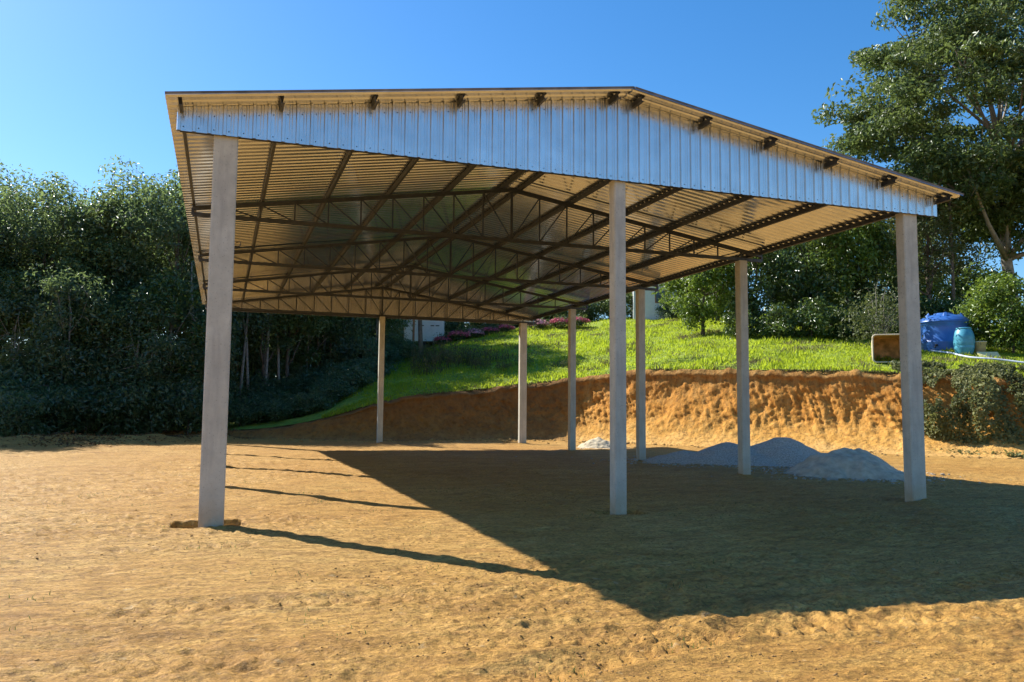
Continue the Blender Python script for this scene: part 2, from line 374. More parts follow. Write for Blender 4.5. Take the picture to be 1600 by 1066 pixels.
# ------------------------------------------------------------------ land behind the bank
fine2 = np.arange(YAW-R(46), YAW+R(42), R(.2)); TH2 = np.concatenate([fine2, np.arange(YAW+R(42), YAW+R(75), R(1.5))])
r2 = [20.]
while r2[-1] < 700:
    q = r2[-1]; r2.append(q*(1+(.006 if q < 68 else .03)))
R2 = np.array(r2); X, Y = polar(R2, TH2); X = X.ravel(); Y = Y.ravel()
S, HB, GB = bank_near(X, Y); keep = S > bank_w(HB)-.02
Z = hill_z(X, Y)+np.clip(S-bank_w(HB), 0, 1)*(.10*fbm(X*.35, Y*.35, o=3, seed=81)+.035*fbm(X*2, Y*2, o=3, seed=82))
# shallow trench in the turf above the cut
tr = np.exp(-(((X-21.6)+(Y-23.2)*.4)/2.2)**2-(((Y-23.2)-(X-21.6)*-.35)/.5)**2); Z = Z-.5*tr
V = np.stack([X, Y, Z], 1); F = grid_faces(len(R2), len(TH2), False); F = F[keep[F].all(1)]
used = np.unique(F); remap = np.full(len(V), -1); remap[used] = np.arange(len(used))
hill = link('hillside', npmesh('hillside', V[used], remap[F], True), MAT['hill']); tag(hill, kind='structure')

# ------------------------------------------------------------------ the cut bank
seg = np.hypot(*np.diff(BC[:, :2], axis=0).T); cum = np.concatenate([[0], np.cumsum(seg)])
a0 = np.interp(-16, BC[:, 0], cum); a1 = np.interp(60, BC[:, 0], cum)
AL = np.concatenate([np.arange(a0, np.interp(34, BC[:, 0], cum), .062), np.arange(np.interp(34, BC[:, 0], cum), a1, .4)])
bx, by, bh = [np.interp(AL, cum, BC[:, k]) for k in (0, 1, 2)]
tx, ty = np.gradient(bx, AL), np.gradient(by, AL); tl = np.hypot(tx, ty); tx /= tl; ty /= tl
for _ in range(30): tx = np.convolve(np.pad(tx, 4, 'edge'), np.ones(9)/9, 'valid'); ty = np.convolve(np.pad(ty, 4, 'edge'), np.ones(9)/9, 'valid')
nx, ny = -ty, tx                                   # points behind the bank
tal = np.clip((bx-16.5)/3, 0, 1)*np.clip((29-bx)/3, 0, 1)*(.75+.35*vnoise(AL*.35, AL*0, seed=98))   # fan of slipped soil at the foot
prof = [(-1.1, -.10), (-.7, -.03), (-.4, .01)]    # toe of loose soil
NV = 60; rows = []; A = AL
for k in range(NV+5):
    if k < 3:
        off = np.full_like(A, prof[k][0])*np.clip(bh/2, .3, 1)-.9*tal; zz = base_z(bx, by)+np.full_like(A, prof[k][1]); lay = np.zeros_like(A)-.05
    elif k < 3+NV:
        v = (k-2)/NV; w = bank_w(bh)
        off = w*(.95*v**.8)-.4*np.clip(bh/2, .3, 1)*(1-v)**3-.9*tal*max(0, 1-v/.42)**1.5
        off = off-.12*np.exp(-((v-.95)/.04)**2)*np.clip(bh-.6, 0, 1); zz = base_z(bx, by)+bh*(v**1.12); lay = np.full_like(A, v)
    else:
        e = (k-2-NV); off = bank_w(bh)+e*.3; zz = None; lay = np.ones_like(A)
    x = bx+nx*off; y = by+ny*off
    if zz is None: zz = hill_z(x, y)-.03*e
    if 2 < k < 3+NV:
        u = A; vv = v*bh; warp = 1.1*vnoise(u*.5, vv*.4, seed=90)
        n1 = vnoise(u*5.5+2.6*vv+warp, vv*.45, seed=91); n2 = vnoise(u*12+5*vv+warp*2, vv*.7, seed=89)
        scr = .6*(1-2.2*np.abs(n1))+.35*(1-2*np.abs(n2))                 # bucket teeth raking up the face
        lump = fbm(u*.55, vv*.6, o=3, seed=92); crumb = fbm(u*5, vv*6, o=5, seed=93, gain=.68)
        chunk = np.maximum(fbm(u*1.7, vv*2.3, o=2, seed=94)-.25, 0)
        rake = np.clip(.55+.7*vnoise(u*.45, vv*.5, seed=88), .1, 1)*np.clip((v-.12)/.2, 0, 1)
        env = math.sin(math.pi*min(1, v*.93+.07))**.5*np.clip(bh/1.2, .25, 1)
        d = env*(.14*lump+.10*scr*rake+.05*crumb*(.6+.4*rake)-.07*chunk)
        x = x-nx*d; y = y-ny*d; zz = zz+env*.03*fbm(u*3, vv*3, o=2, seed=95)
        zz = zz+(.12*vnoise(u*.9, u*0, seed=96)+.08*vnoise(u*3.1, u*0, seed=97))*np.clip((v-.8)/.2, 0, 1)*np.clip(bh, 0, 1)
    rows.append((np.stack([x, y, zz], 1), lay))
V = np.concatenate([r[0] for r in rows]); LAY = np.concatenate([r[1] for r in rows])
bank = link('earth_bank', npmesh('earth_bank', V, grid_faces(len(rows), len(A), False), False, {'layer': LAY, 'shade_brown': np.tile(np.clip((17.2-bx)/3.5+.35*vnoise(AL*.8, AL*0, seed=87), 0, .85), len(rows))}), MAT['bank'])  # mask: left stretch of the face, where shade is painted into the soil
tag(bank, kind='structure')

# ------------------------------------------------------------------ steel shed
shed = empty('steel_shed', (0, 0, 0))
tag(shed, 'open steel shed with corrugated metal gable roof on tall concrete pillars', 'shed')
OX, OYF, OYB, ZE, ZR = .79, .62, .35, 5.783, 6.875; SL = (ZR-ZE)/(W/2+OX)
roofz = lambda x: ZR-abs(x-W/2)*SL
def pillar_mesh(w, d, z0, z1):
    m = MB(); c = .018; rings = []
    pr = [(-w/2+c, -d/2), (w/2-c, -d/2), (w/2, -d/2+c), (w/2, d/2-c), (w/2-c, d/2), (-w/2+c, d/2), (-w/2, d/2-c), (-w/2, -d/2+c)]
    zs = [z0, z0+.6, (z0+z1)/2, z1]
    v = [(x, y, z) for z in zs for x, y in pr]
    f = [(i*8+k, i*8+(k+1) % 8, (i+1)*8+(k+1) % 8, (i+1)*8+k) for i in range(3) for k in range(8)]+[tuple(range(7, -1, -1)), tuple(range(24, 32))]
    return m.add(v, f).mesh('pillar')
pcache = {}
for x, y, w, d in PIL:
    key = (w, d)
    if key not in pcache: pcache[key] = pillar_mesh(w, d, -.45, H)
    link('pillar', pcache[key], MAT['concrete'], shed, (x, y, 0))
# trusses: chords are the truss, every web member a piece of it
XC0, XC1 = -.62, W+.62; NPAN = 9; pan = W/2/NPAN
topz = lambda x: roofz(x)-.146
tm = MB()
for a, b in ((XC0, W/2), (W/2, XC1)):
    for yy in (-.032, .032):
        tm.beam((a, yy, topz(a)), (b, yy, topz(b)), .012, .07)
    tm.beam((a, 0, topz(a)+.038), (b, 0, topz(b)+.038), .076, .006)
for yy in (-.032, .032): tm.beam((XC0, yy, H+.04), (XC1, yy, H+.04), .012, .07)
tm.beam((XC0, 0, H+.0785), (XC1, 0, H+.0785), .076, .006)
for e in (XC0, XC1): tm.beam((e, 0, H+.04), (e, 0, topz(e)), .05, .06)
chord = tm.mesh('truss_chords')
posts, diags = [], []
for k in range(-NPAN, NPAN+1):
    x = W/2+k*pan; m = MB(); wid = .055 if k == 0 else .03
    m.beam((x, 0, H+.02), (x, 0, topz(x)+.03), wid, .03); posts.append(m.mesh('web_post'))
    if k != 0:
        x2 = x-pan*(1 if k > 0 else -1); m = MB(); m.beam((x, .004, topz(x)-.01), (x2, .004, H+.06), .026, .026); diags.append(m.mesh('web_diagonal'))
for i in range(5):
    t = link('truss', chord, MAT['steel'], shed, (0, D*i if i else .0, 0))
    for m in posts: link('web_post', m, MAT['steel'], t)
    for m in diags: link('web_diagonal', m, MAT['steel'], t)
# purlins: lipped channels lying along the shed
PX = [-.6, .73, 2.06, 3.39, 4.72, 6.02]; PX += [W-x for x in reversed(PX)]
YF, YB = -OYF+.1, 4*D+OYB-.06
def channel(tilt):
    m = MB(); h, w, t = .095, .05, .004; c, s = math.cos(tilt), math.sin(tilt)
    def bx(x0, x1, z0, z1):
        v = [((x*c-z*s), y, (x*s+z*c)) for z in (z0, z1) for y in (YF, YB) for x in (x0, x1)]
        m.add(v, [(0,2,3,1),(4,5,7,6),(0,1,5,4),(2,6,7,3),(0,4,6,2),(1,3,7,5)])
    bx(-w/2, -w/2+t, -h/2, h/2); bx(-w/2+t, w/2, h/2-t, h/2); bx(-w/2+t, w/2, -h/2, -h/2+t); bx(w/2-t, w/2, h/2-.016, h/2-t); bx(w/2-t, w/2, -h/2+t, -h/2+.016)
    return m.mesh('purlin')
chL, chR = channel(math.atan(SL)), channel(-math.atan(SL))
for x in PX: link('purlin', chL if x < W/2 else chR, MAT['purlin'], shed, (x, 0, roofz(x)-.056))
# corrugated sheets: trapezoid ribs 0.2 m apart, each sheet a metre wide and lapped on its neighbour
def rib_profile(n, pitch=.2, h=.028):
    p = []
    for k in range(n):
        b = k*pitch
        p += [(b, 0), (b+.012, h), (b+.046, h), (b+.058, 0), (b+.108, 0), (b+.115, .004), (b+.122, 0), (b+.145, 0), (b+.152, .004), (b+.159, 0)]
    b = n*pitch; p += [(b, 0), (b+.012, h), (b+.046, h), (b+.058, 0)]
    return p
PRF = rib_profile(5)
def roof_profile(n, pitch=.2, h=.038):
    p = []
    for k in range(n+1):
        b = k*pitch; p += [(b, 0), (b+.016, h), (b+.074, h), (b+.09, 0)]
    return p
def roof_sheet(side, n=5):
    xa = -OX if side < 0 else W+OX; xb = W/2+.01*side; L = 4; v = []; f = []
    P = roof_profile(n)
    for i in range(L+1):
        x = xa+(xb-xa)*i/L
        for a, b in P: v.append((x, a, roofz(x)+b-.002))
    nP = len(P)
    for i in range(L):
        for k in range(nP-1):
            q = (i*nP+k, i*nP+k+1, (i+1)*nP+k+1, (i+1)*nP+k); f.append(q if side > 0 else q[::-1])
    return MB().add(v, f).mesh('roof_sheet')
rl, rr_ = roof_sheet(-1), roof_sheet(1)
yy = -OYF; k = 0
while yy < 4*D+OYB-.2:
    for m in (rl, rr_): link('roof_sheet', m, MAT['roofsheet'], shed, (0, yy, .0016*(k % 2)))
    yy += 1.0; k += 1
# ridge capping folded over the crown
m = MB(); v = []; f = []
pr = [(-.2, -.025), (-.02, .005), (.02, .005), (.2, -.025)]
for y in (-OYF+.02, 4*D+OYB-.02):
    v += [(W/2+a, y, ZR+b+.042) for a, b in pr]
m.add(v, [(k, k+1, k+5, k+4) for k in range(3)]); link('ridge_cap', m.mesh('ridge_cap'), MAT['sheet'], shed)
for a, e in ((-OX, W/2-.012), (W/2+.012, W+OX)):        # thin dark strip along the front edge
    m = MB(); m.beam((a, -OYF-.012, roofz(a)+.022), (e, -OYF-.012, roofz(e)+.022), .006, .034); link('edge_strip', m.mesh('edge_strip'), MAT['edge'], shed)
# gable cladding, front and rear, with the bottom edge angle and the screws along it
GX0, GX1, GZ = -.655, W+.60, 5.462
def gable_sheet(x0, n, last, flip):
    P = [(a, b) for a, b in rib_profile(n) if x0+a <= last+1e-6]
    if x0+P[-1][0] < last-1e-4 and len(P) < len(rib_profile(n)): P.append((last-x0, 0))
    v = []; f = []
    for a, b in P:
        x = x0+a; zt = roofz(x)-.006
        for z in (GZ, zt): v.append((x, -b if not flip else b, z))
    for k in range(len(P)-1):
        q = (2*k, 2*k+2, 2*k+3, 2*k+1); f.append(q if not flip else q[::-1])
    return MB().add(v, f).mesh('gable_sheet')
for yg, flip in ((-.175, False), (4*D+.175, True)):
    x = GX0; k = 0
    while x < GX1-.1:
        link('gable_sheet', gable_sheet(x, 5, GX1, flip), MAT['sheet'], shed, (0, yg+(-.002 if (k % 2) ^ flip else 0), 0)); x += 1.0; k += 1
    s = 1 if not flip else -1
    m = MB(); m.box(GX0, GX1, -.02, .02, -.025, .02); link('edge_angle', m.mesh('edge_angle'), MAT['steel'], shed, (0, yg+s*.026, GZ+.03))
scr = MB(); scr.lathe([(.009, 0), (.009, .004), (.005, .007)], 6); scm = scr.mesh('screw')
for i in range(67):
    x = GX0+.088+i*.2
    for zz in (GZ+.06, roofz(x)-.16):
        o = link('screw', scm, MAT['dark'], shed, (x, -.177, zz)); o.rotation_euler.x = math.pi/2
# ties wrapped on a pillar, bolted seats on the pillar tops
seat = MB(); seat.box(-.14, .14, -.09, .09, 0, .012); seat.box(-.13, -.118, -.05, .05, .012, .1); seat.box(.118, .13, -.05, .05, .012, .1); sm_ = seat.mesh('seat_plate')
for x, y, w, d in PIL: link('seat_plate', sm_, MAT['steel'], shed, (x, y, H-.004))
lp = MB(); lp.tube([(.19+.0, .0, 0), (.235, -.01, .02), (.25, -.02, -.01), (.245, -.02, -.05), (.21, -.01, -.065), (.165, 0, -.06)], .006, 6)
link('wire_loop', lp.mesh('wire_loop'), MAT['dark'], shed, (0.0, 0, 3.98))

# ------------------------------------------------------------------ heaps
def heap(name, loc, rx, ry, h, seed, mt, label, cat, peaks, grit=None):
    n = 90; t = np.linspace(-1.25, 1.25, n); gx, gy = np.meshgrid(t, t, indexing='ij'); gx = gx.ravel(); gy = gy.ravel()
    z = np.full_like(gx, -1.)
    wob = .13*fbm(gx*1.6, gy*1.6, o=3, seed=seed)
    for px, py, ph, pr_ in peaks:
        r = np.hypot((gx-px)/pr_, (gy-py)/pr_)+wob
        z = np.maximum(z, ph*(1.06-np.sqrt(r*r+.008)*1.06))
    z = np.where(z > 0, z, np.maximum(z, -.25)*.15)
    z = z*h+.025*fbm(gx*7, gy*7, o=4, seed=seed+1)*h*1.6
    V = np.stack([gx*rx, gy*ry, z], 1)
    i, j = np.meshgrid(np.arange(n-1), np.arange(n-1), indexing='ij'); F = np.stack([i*n+j, (i+1)*n+j, (i+1)*n+j+1, i*n+j+1], -1).reshape(-1, 4)
    keep = (V[F][:, :, 2] > -.09).any(1)
    F = F[keep]; o = link(name, npmesh(name, V, F, True), mt, None, loc); tag(o, label, cat); return o
heap('gravel_heap', (15.1, 9.3, .09), 2.9, 2.0, .84, 5, MAT['gravel'], 'low wide heap of grey crushed stone in the roof shade', 'heap', [(-.1, 0, .78, .75), (.42, .02, .98, .62), (-.55, -.05, .5, .55)]).rotation_euler.z = R(-32)
heap('sand_heap', (15.55, 5.25, .03), 1.7, 1.6, .84, 9, MAT['sand'], 'pointed heap of sand beside the front right pillar', 'heap', [(0, 0, .98, .95), (.28, .05, .9, .72)])
heap('sand_heap', (14.6, 18.2, .2), .95, .8, .42, 14, MAT['sand'], 'small sand mound in front of the cut bank', 'heap', [(0, 0, 1, .9), (.5, .1, .5, .5)])
# ------------------------------------------------------------------ vegetation
def leaves(P, N, size, seed, asp=.45, tint=None, fold=.25):
    """one folded rhombic leaf per point P with rough facing N -> verts, tris, tint"""
    r = np.random.default_rng(seed); n = len(P)
    N = N/np.maximum(np.linalg.norm(N, axis=1, keepdims=True), 1e-6)
    a = r.normal(size=(n, 3)); t = a-N*(a*N).sum(1, keepdims=True); t /= np.maximum(np.linalg.norm(t, axis=1, keepdims=True), 1e-6)
    b = np.cross(N, t); L = (size*r.uniform(.45, 1.55, n))[:, None]
    w = L*asp; fo = N*w*fold
    v = np.stack([P-t*L*.5, P+b*w*.5+fo-t*L*.05, P+t*L*.5-N*L*.1, P-b*w*.5+fo-t*L*.05], 1).reshape(-1, 3)
    i = np.arange(n)*4; f = np.stack([np.stack([i, i+1, i+2], 1), np.stack([i, i+2, i+3], 1)], 1).reshape(-1, 3)
    tn = np.repeat(np.clip(r.normal(.45, .22, n) if tint is None else tint+r.normal(0, .16, n), 0, 1), 4)
    return v, f, tn
def tree_meshes(seed, h, tr, base, rx, rz, clumps, per, size, cr=.55, limbs=9, lean=(0, 0), trunk_top=.8, flat=.7, asp=.45, shell=.45, squash=1, offset=(0, 0), keepfn=None, twig=True):
    r = np.random.default_rng(seed); rnd = random.Random(seed)
    m = MB(); cz = base+rz
    tp = [Vector((0, 0, -.4))]; nseg = 7
    for k in range(1, nseg+1):
        f = k/nseg; tp.append(Vector((lean[0]*f+rnd.uniform(-1, 1)*tr*1.1*f, lean[1]*f+rnd.uniform(-1, 1)*tr*1.1*f, h*trunk_top*f)))
    rad = [tr*1.35]+[tr*(1-.78*k/nseg) for k in range(1, nseg+1)]
    m.tube(tp, rad, 9)
    # clump centres
    C = []
    while len(C) < clumps:
        d = r.normal(size=3); d /= np.linalg.norm(d); q = r.uniform(shell, 1)**.6
        p = np.array([d[0]*rx*q+offset[0], d[1]*rx*squash*q+offset[1], cz+d[2]*rz*q])
        if p[2] < base*.75 or (keepfn and not keepfn(p)): continue
        C.append(p)
    C = np.array(C)
    idx = r.choice(len(C), min(limbs, len(C)), replace=False); ends = []
    for i in idx:
        e = Vector(C[i]); k = min(nseg, max(2, int(nseg*(.35+.6*max(0, (e.z-base)/(2*rz+.01)))*rnd.uniform(.75, 1))))
        s = tp[k]; mid = s.lerp(e, .5)+Vector((rnd.uniform(-.3, .3), rnd.uniform(-.3, .3), -.06*(e-s).length+rnd.uniform(-.2, .3)))
        q1 = s.lerp(mid, .55)+Vector((rnd.uniform(-.12, .12),)*3); r0 = rad[k]*.62
        pts = [s, q1, mid, mid.lerp(e, .55)+Vector((rnd.uniform(-.2, .2), rnd.uniform(-.2, .2), rnd.uniform(0, .3))), e]
        m.tube(pts, [r0, r0*.8, r0*.55, r0*.36, r0*.14], 6); ends += [(pts[2], r0*.4), (pts[3], r0*.28)]
    if twig:
        for i in range(len(C)):
            if i in idx: continue
            e = Vector(C[i]); s, r0 = min(ends, key=lambda q: (q[0]-e).length)
            mid = s.lerp(e, .5)+Vector((rnd.uniform(-.2, .2), rnd.uniform(-.2, .2), rnd.uniform(-.1, .2)))
            m.tube([s, mid, e], [min(r0, .03), .018, .006], 4, False)
    trunk = m.mesh('trunk')
    # leaves
    P = []; N = []; T = []
    for c in C:
        n = int(per*r.uniform(.55, 1.4)); k = cr*r.uniform(.65, 1.35)
        q = r.normal(size=(n, 3))*.62; ln = np.linalg.norm(q, axis=1, keepdims=True); q = q*np.minimum(1, 1.25/np.maximum(ln, 1e-6))*np.array([k, k, k*flat])
        P.append(c+q); N.append(q*.6/k+r.normal(size=(n, 3))*.65+np.array([0, 0, .55])); T.append(np.full(n, np.clip(r.normal(.42, .2), .05, .95)))
    P = np.concatenate(P); N = np.concatenate(N); T = np.concatenate(T)
    ok = P[:, 2] > .05; v, f, tn = leaves(P[ok], N[ok], size, seed+1, asp, T[ok])
    crown = npmesh('crown', v, f, False, {'tint': tn})
    return trunk, crown
def plant(name, meshes, mats, loc, rz, label, cat, group=None, sc=1.):
    o = empty(name, loc, rz); s = sc if hasattr(sc, '__len__') else (sc,)*3; o.scale = s; tag(o, label, cat, group)
    for pn, m, mt in zip(('trunk', 'crown', 'blossom'), meshes, mats): link(pn if not (pn == 'trunk' and 'bush' in name) else 'stems', m, mt, o)
    return o
def at(x, y, dz=0): return (x, y, float(land_z([x], [y])[0])+dz)

# the dark wood on the left and behind
tall = [tree_meshes(100+k, 14.2, .17, 4.6+k*.4, 2.7+.25*k, 4.9, 62, 290, .22, 1.0, 12, (rng.uniform(-.6, .6), rng.uniform(-.6, .6)), .85, .8, .45) for k in range(4)]
young = [tree_meshes(140+k, 8.5, .085, 2.6, 1.9, 3.0, 34, 190, .2, .75, 9, (rng.uniform(-.5, .5), rng.uniform(-.5, .5)), .85, .8, .42) for k in range(4)]
under = [tree_meshes(170+k, 2.2, .035, .15, 1.25, 1.1, 30, 130, .17, .5, 8, (0, 0), .7, .8, .42, .3) for k in range(3)]
lf, bk, pb = MAT['leaf_forest'], MAT['bark'], MAT['palebark']
def uD(u, Dp):
    """plan position on the sight fan of the wood: u in degrees right of the view axis, Dp metres ahead"""
    return CAM.x+Dp*(math.sin(YAW)+math.tan(u)*math.cos(YAW)), CAM.y+Dp*(math.cos(YAW)-math.tan(u)*math.sin(YAW))
def T1(u): return ('tall leafy tree of the dark wood left of the shed', 'tall tree of the dark wood behind the shed, its crown hidden by the roof')[u >= 330]
def T2(u): return ('slender young tree at the edge of the wood left of the shed', 'slender young tree in the deep shade behind the shed')[u >= 330]
def T3(u): return ('low leafy bush along the foot of the wood left of the shed', 'low dark bush on the shaded slope behind the shed')[u >= 330]
def px(u): return math.atan((u-800)/1274.1)
k = 0
for u, Dp, s in [(-130,52,1.05),(-70,49,.98),(-15,51,1.06),(45,50,1.0),(100,53,1.0),(150,50,.96),(205,52,1.05),(255,51,1.02),(310,54,1.05),(370,55,1.06),(435,57,1.05),(500,59,1.0),(560,61,1.0),(600,66,.95),
                 (-100,58,1.1),(0,60,1.1),(75,61,1.05),(180,60,1.1),(280,62,1.05),(400,64,1.05),(540,68,1.0),(590,74,.95),(-20,68,1.1),(120,70,1.1),(240,70,1.1),(340,71,1.1),(460,73,1.1),(580,78,1.05)]:
    q = .8 if u < 330 else .86; s *= q*1.02; x, y = uD(px(u), Dp*q); plant('wood_tree', tall[k % 4], (bk, (lf, MAT['leaf_mid'], lf)[k % 3]), at(x, y), rng.uniform(0, 6.28), T1(u), 'tree', ('tall trees of the wood left of the shed', 'tall trees of the wood behind the shed')[u >= 330], (s*rng.uniform(.92, 1.1), s*rng.uniform(.92, 1.1), s*rng.uniform(.95, 1.04))); k += 1
for u, Dp, s in [(415,43.5,.8),(450,44.5,.74),(-330,34,.9),(-260,35.5,.9),(-205,36,.88),(-165,38,.9),(-290,40,1.0),(-400,37,1.0)]:
    x, y = uD(px(u), Dp); plant('wood_tree', tall[k % 4], (bk, lf), at(x, y), rng.uniform(0, 6.28), T1(u), 'tree', ('tall trees of the wood left of the shed', 'tall trees of the wood behind the shed')[u >= 330], s); k += 1
for u, Dp, s in [(-90,45,1.0),(-35,46,1.05),(15,44.5,.95),(60,46,1.05),(110,45,1.0),(160,46.5,1.05),(215,46,.95),(265,47.5,1.05),(320,49,.9),(365,50,.85),(420,51,.95),(480,53,.9),(535,54,.95),(585,57,.9),(390,58,1.1),(470,62,1.1),(600,66,1.05)]:
    q = .8 if u < 330 else .88; s *= q; x, y = uD(px(u), Dp*q); plant('young_tree', young[k % 4], (pb, (lf, lf, MAT['leaf_mid'], lf, MAT['leaf_dark'])[k % 5]), at(x, y), rng.uniform(0, 6.28), T2(u), 'tree', ('young trees left of the shed', 'young trees behind the shed')[u >= 330], (s*rng.uniform(.9, 1.15), s*rng.uniform(.9, 1.15), s*rng.uniform(.92, 1.1))); k += 1
for u, Dp, s in [(-60,39,1.1),(-5,39.5,1.2),(25,38,.9),(50,41,1.2),(95,42,1.1),(140,43,1.3),(185,43,1.15),(225,44,1.2),(262,45,1.05),(298,44.5,1.0),(335,46,1.1),(385,48.5,.9),(445,50,.8),(520,52,.9),(560,52,1.0),(575,58,1.3),(10,42,1.4),(165,45,1.5),(75,43.5,1.5),(240,46,1.5),(560,62,2.2),(500,60,2.2),(440,60,2.2),(390,62,2.2),(340,60,2.2),(280,60,2.2),(200,60,2.2),(120,60,2.2),(30,60,2.2),(530,66,2.6),(470,68,2.6),(410,70,2.6),(360,70,2.6)]:
    q = .84 if u < 330 else .9; x, y = uD(px(u), Dp*q); plant('leafy_bush', under[k % 3], (bk, lf if u < 560 else MAT['leaf_mid']), at(x, y, -.05), rng.uniform(0, 6.28), T3(u), 'bush', ('bushes at the foot of the wood', 'bushes on the shaded slope')[u >= 330], (s, s*rng.uniform(.9, 1.1), s*rng.uniform(.85, 1.2))); k += 1
for u, Dp, s in [(378,39,.6),(402,40,.75),(432,39.5,.6),(462,40.5,.7),(492,40,.55),(520,41.5,.7),(548,43,.75),(575,45.5,.8),(412,43,.9),(446,44,.9),(484,44.5,.9),(528,46,.9),(560,49,1.0),(590,50,.9),(545,58,1.7),(556,54,1.4),(520,56,1.5),(605,55,1.1),(625,53,.9)]:
    x, y = uD(px(u), Dp); plant('leafy_bush', under[k % 3], (bk, lf), at(x, y, -.08), rng.uniform(0, 6.28), T3(u), 'bush', ('bushes at the foot of the wood', 'bushes on the shaded slope')[u >= 330], (s*1.2, s*1.2, s*rng.uniform(.7, 1.0))); k += 1
# bare pale stems standing in the shade behind the shed
for j, (u, Dp, hh, le) in enumerate([(372,47,7,.5),(396,47.5,7.5,-.9),(412,48,7,.2),(441,49,7,-.5),(497,53,6.5,.15),(512,53.5,6.5,.25),(521,54,6.5,.1),(330,46,8,.3),(303,48,8,-.3),(140,48,8,.7)]):
    q = .81 if u < 330 else .9; x, y = uD(px(u), Dp*q); m = MB(); rd = random.Random(j)
    m.tube([(0,0,-.3),(le*.2+rd.uniform(-.1,.1),0,hh*.25),(le*.5+rd.uniform(-.1,.1),.1,hh*.55),(le*.8,.1,hh*.8),(le,.2,hh)], [.085,.075,.06,.045,.02], 8)
    tk = m.mesh('trunk'); r = np.random.default_rng(900+j); n = 420
    P = r.normal(size=(n, 3))*np.array([.75, .75, 1.0])+np.array([le*.9, .15, hh*.88]); v, f, tn = leaves(P, r.normal(size=(n, 3))+[0, 0, .5], .19, 901+j)
    plant('thin_tree', (tk, npmesh('crown', v, f, False, {'tint': tn})), (pb, lf), at(x, y), 0, 'thin bare pale trunk with a small crown at the wood edge', 'tree', 'thin pale trunks at the wood edge')

# lone trunk on the slope behind the shed
tm_ = tree_meshes(201, 9.5, .17, 4.6, 2.3, 2.3, 60, 130, .2, .7, 9, (-.3, 0), .85)
plant('slope_tree', tm_, (bk, lf), at(11.98, 38.87), .4, 'lone dark trunk on the grass beside the white cabin', 'tree')
# big airy tree on the right
def kf(p): return not (p[2] < 8 and p[0] < -6.0)
bigm = tree_meshes(211, 21, .40, 5.2, 10.2, 8.6, 400, 280, .27, 1.0, 30, (-1.2, 0), .86, .5, .45, .25, .7, (-1.8, 0), kf)
plant('big_tree', bigm, (MAT['palebark'], MAT['leaf_mid']), at(45.6, 24.2), .0, 'huge spreading tree towering over the right end of the shed', 'tree')
mid2 = tree_meshes(221, 9.2, .16, 2.6, 2.2, 3.3, 60, 105, .2, .75, 11, (.6, 0), .9, .8, .45, .2)
plant('olive_tree', mid2, (bk, MAT['leaf_olive']), at(39.9, 25.2), 1.0, 'thin olive green tree behind the blue water tank', 'tree')
plant('olive_tree', mid2, (bk, MAT['leaf_olive']), at(47.2, 29.5), 2.3, 'tall olive green tree at the far right under the huge tree', 'tree', sc=1.15)
# dense glossy trees over the bank
den = [tree_meshes(231+k, 5.6, .11, .5, 2.1, 2.7, 70, 150, .2, .6, 10, (0, 0), .75, .8, .5, .45) for k in range(3)]
def dense(k, x, y, s, label, mt='leaf_dark', name='glossy_tree', rz=0): return plant(name, den[k], (bk, MAT[mt]), at(x, y), rz, label, 'tree', None, s)
dense(0, 27.9, 31.1, (1.05, 1.05, 1.0), 'rounded glossy tree beside the white house, leftmost of the row over the bank', 'leaf_bright', rz=.3)
dense(1, 30.0, 28.6, (.85, .85, 1.08), 'glossy green tree behind the second right pillar', rz=1.2)
dense(2, 32.6, 27.6, (1.1, 1.0, 1.25), 'dense dark tree right of the second right pillar', rz=2.0)
dense(0, 35.2, 26.9, (1.05, 1.0, 1.3), 'tall dark glossy tree between the second pillar and the cream bin', rz=4.0)
dense(1, 37.0, 26.4, (.8, .8, 1.15), 'glossy tree rising behind the twiggy olive shrub', 'leaf_mid', rz=3.1)
dense(2, 36.8, 34.0, (1.35, 1.35, 1.65), 'taller green tree behind the dark row over the bank', 'leaf_mid', rz=5.0)
dense(1, 41.4, 33.4, (1.4, 1.4, 1.75), 'tall green tree under the right roof corner', 'leaf_mid', rz=.6)
dense(0, 32.6, 36.5, (1.1, 1.1, 1.35), 'green tree behind the second right pillar, farther up the hill', 'leaf_mid', rz=2.2)
dense(2, 49.5, 36.0, (1.4, 1.4, 1.5), 'green tree in the far background behind the huge tree', 'leaf_mid', rz=1.9)
# low dark undergrowth under that row
ub = [tree_meshes(251+k, 1.6, .03, .1, 1.0, .85, 26, 120, .15, .42, 8, (0, 0), .7, .8, .45, .3) for k in range(3)]
for j, (x, y, s) in enumerate([(29.3, 25.6, 1.0), (30.9, 24.9, 1.15), (32.4, 24.1, 1.0), (33.7, 23.6, 1.2), (34.9, 22.9, .9), (28.0, 27.4, .9), (36.6, 23.5, 1.3), (38.2, 22.4, 1.2)]):
    plant('shade_bush', ub[j % 3], (bk, MAT['leaf_dark']), at(x, y, -.04), j*1.7, 'low dark bush in the shade under the glossy trees', 'bush', 'bushes under the glossy trees', s)
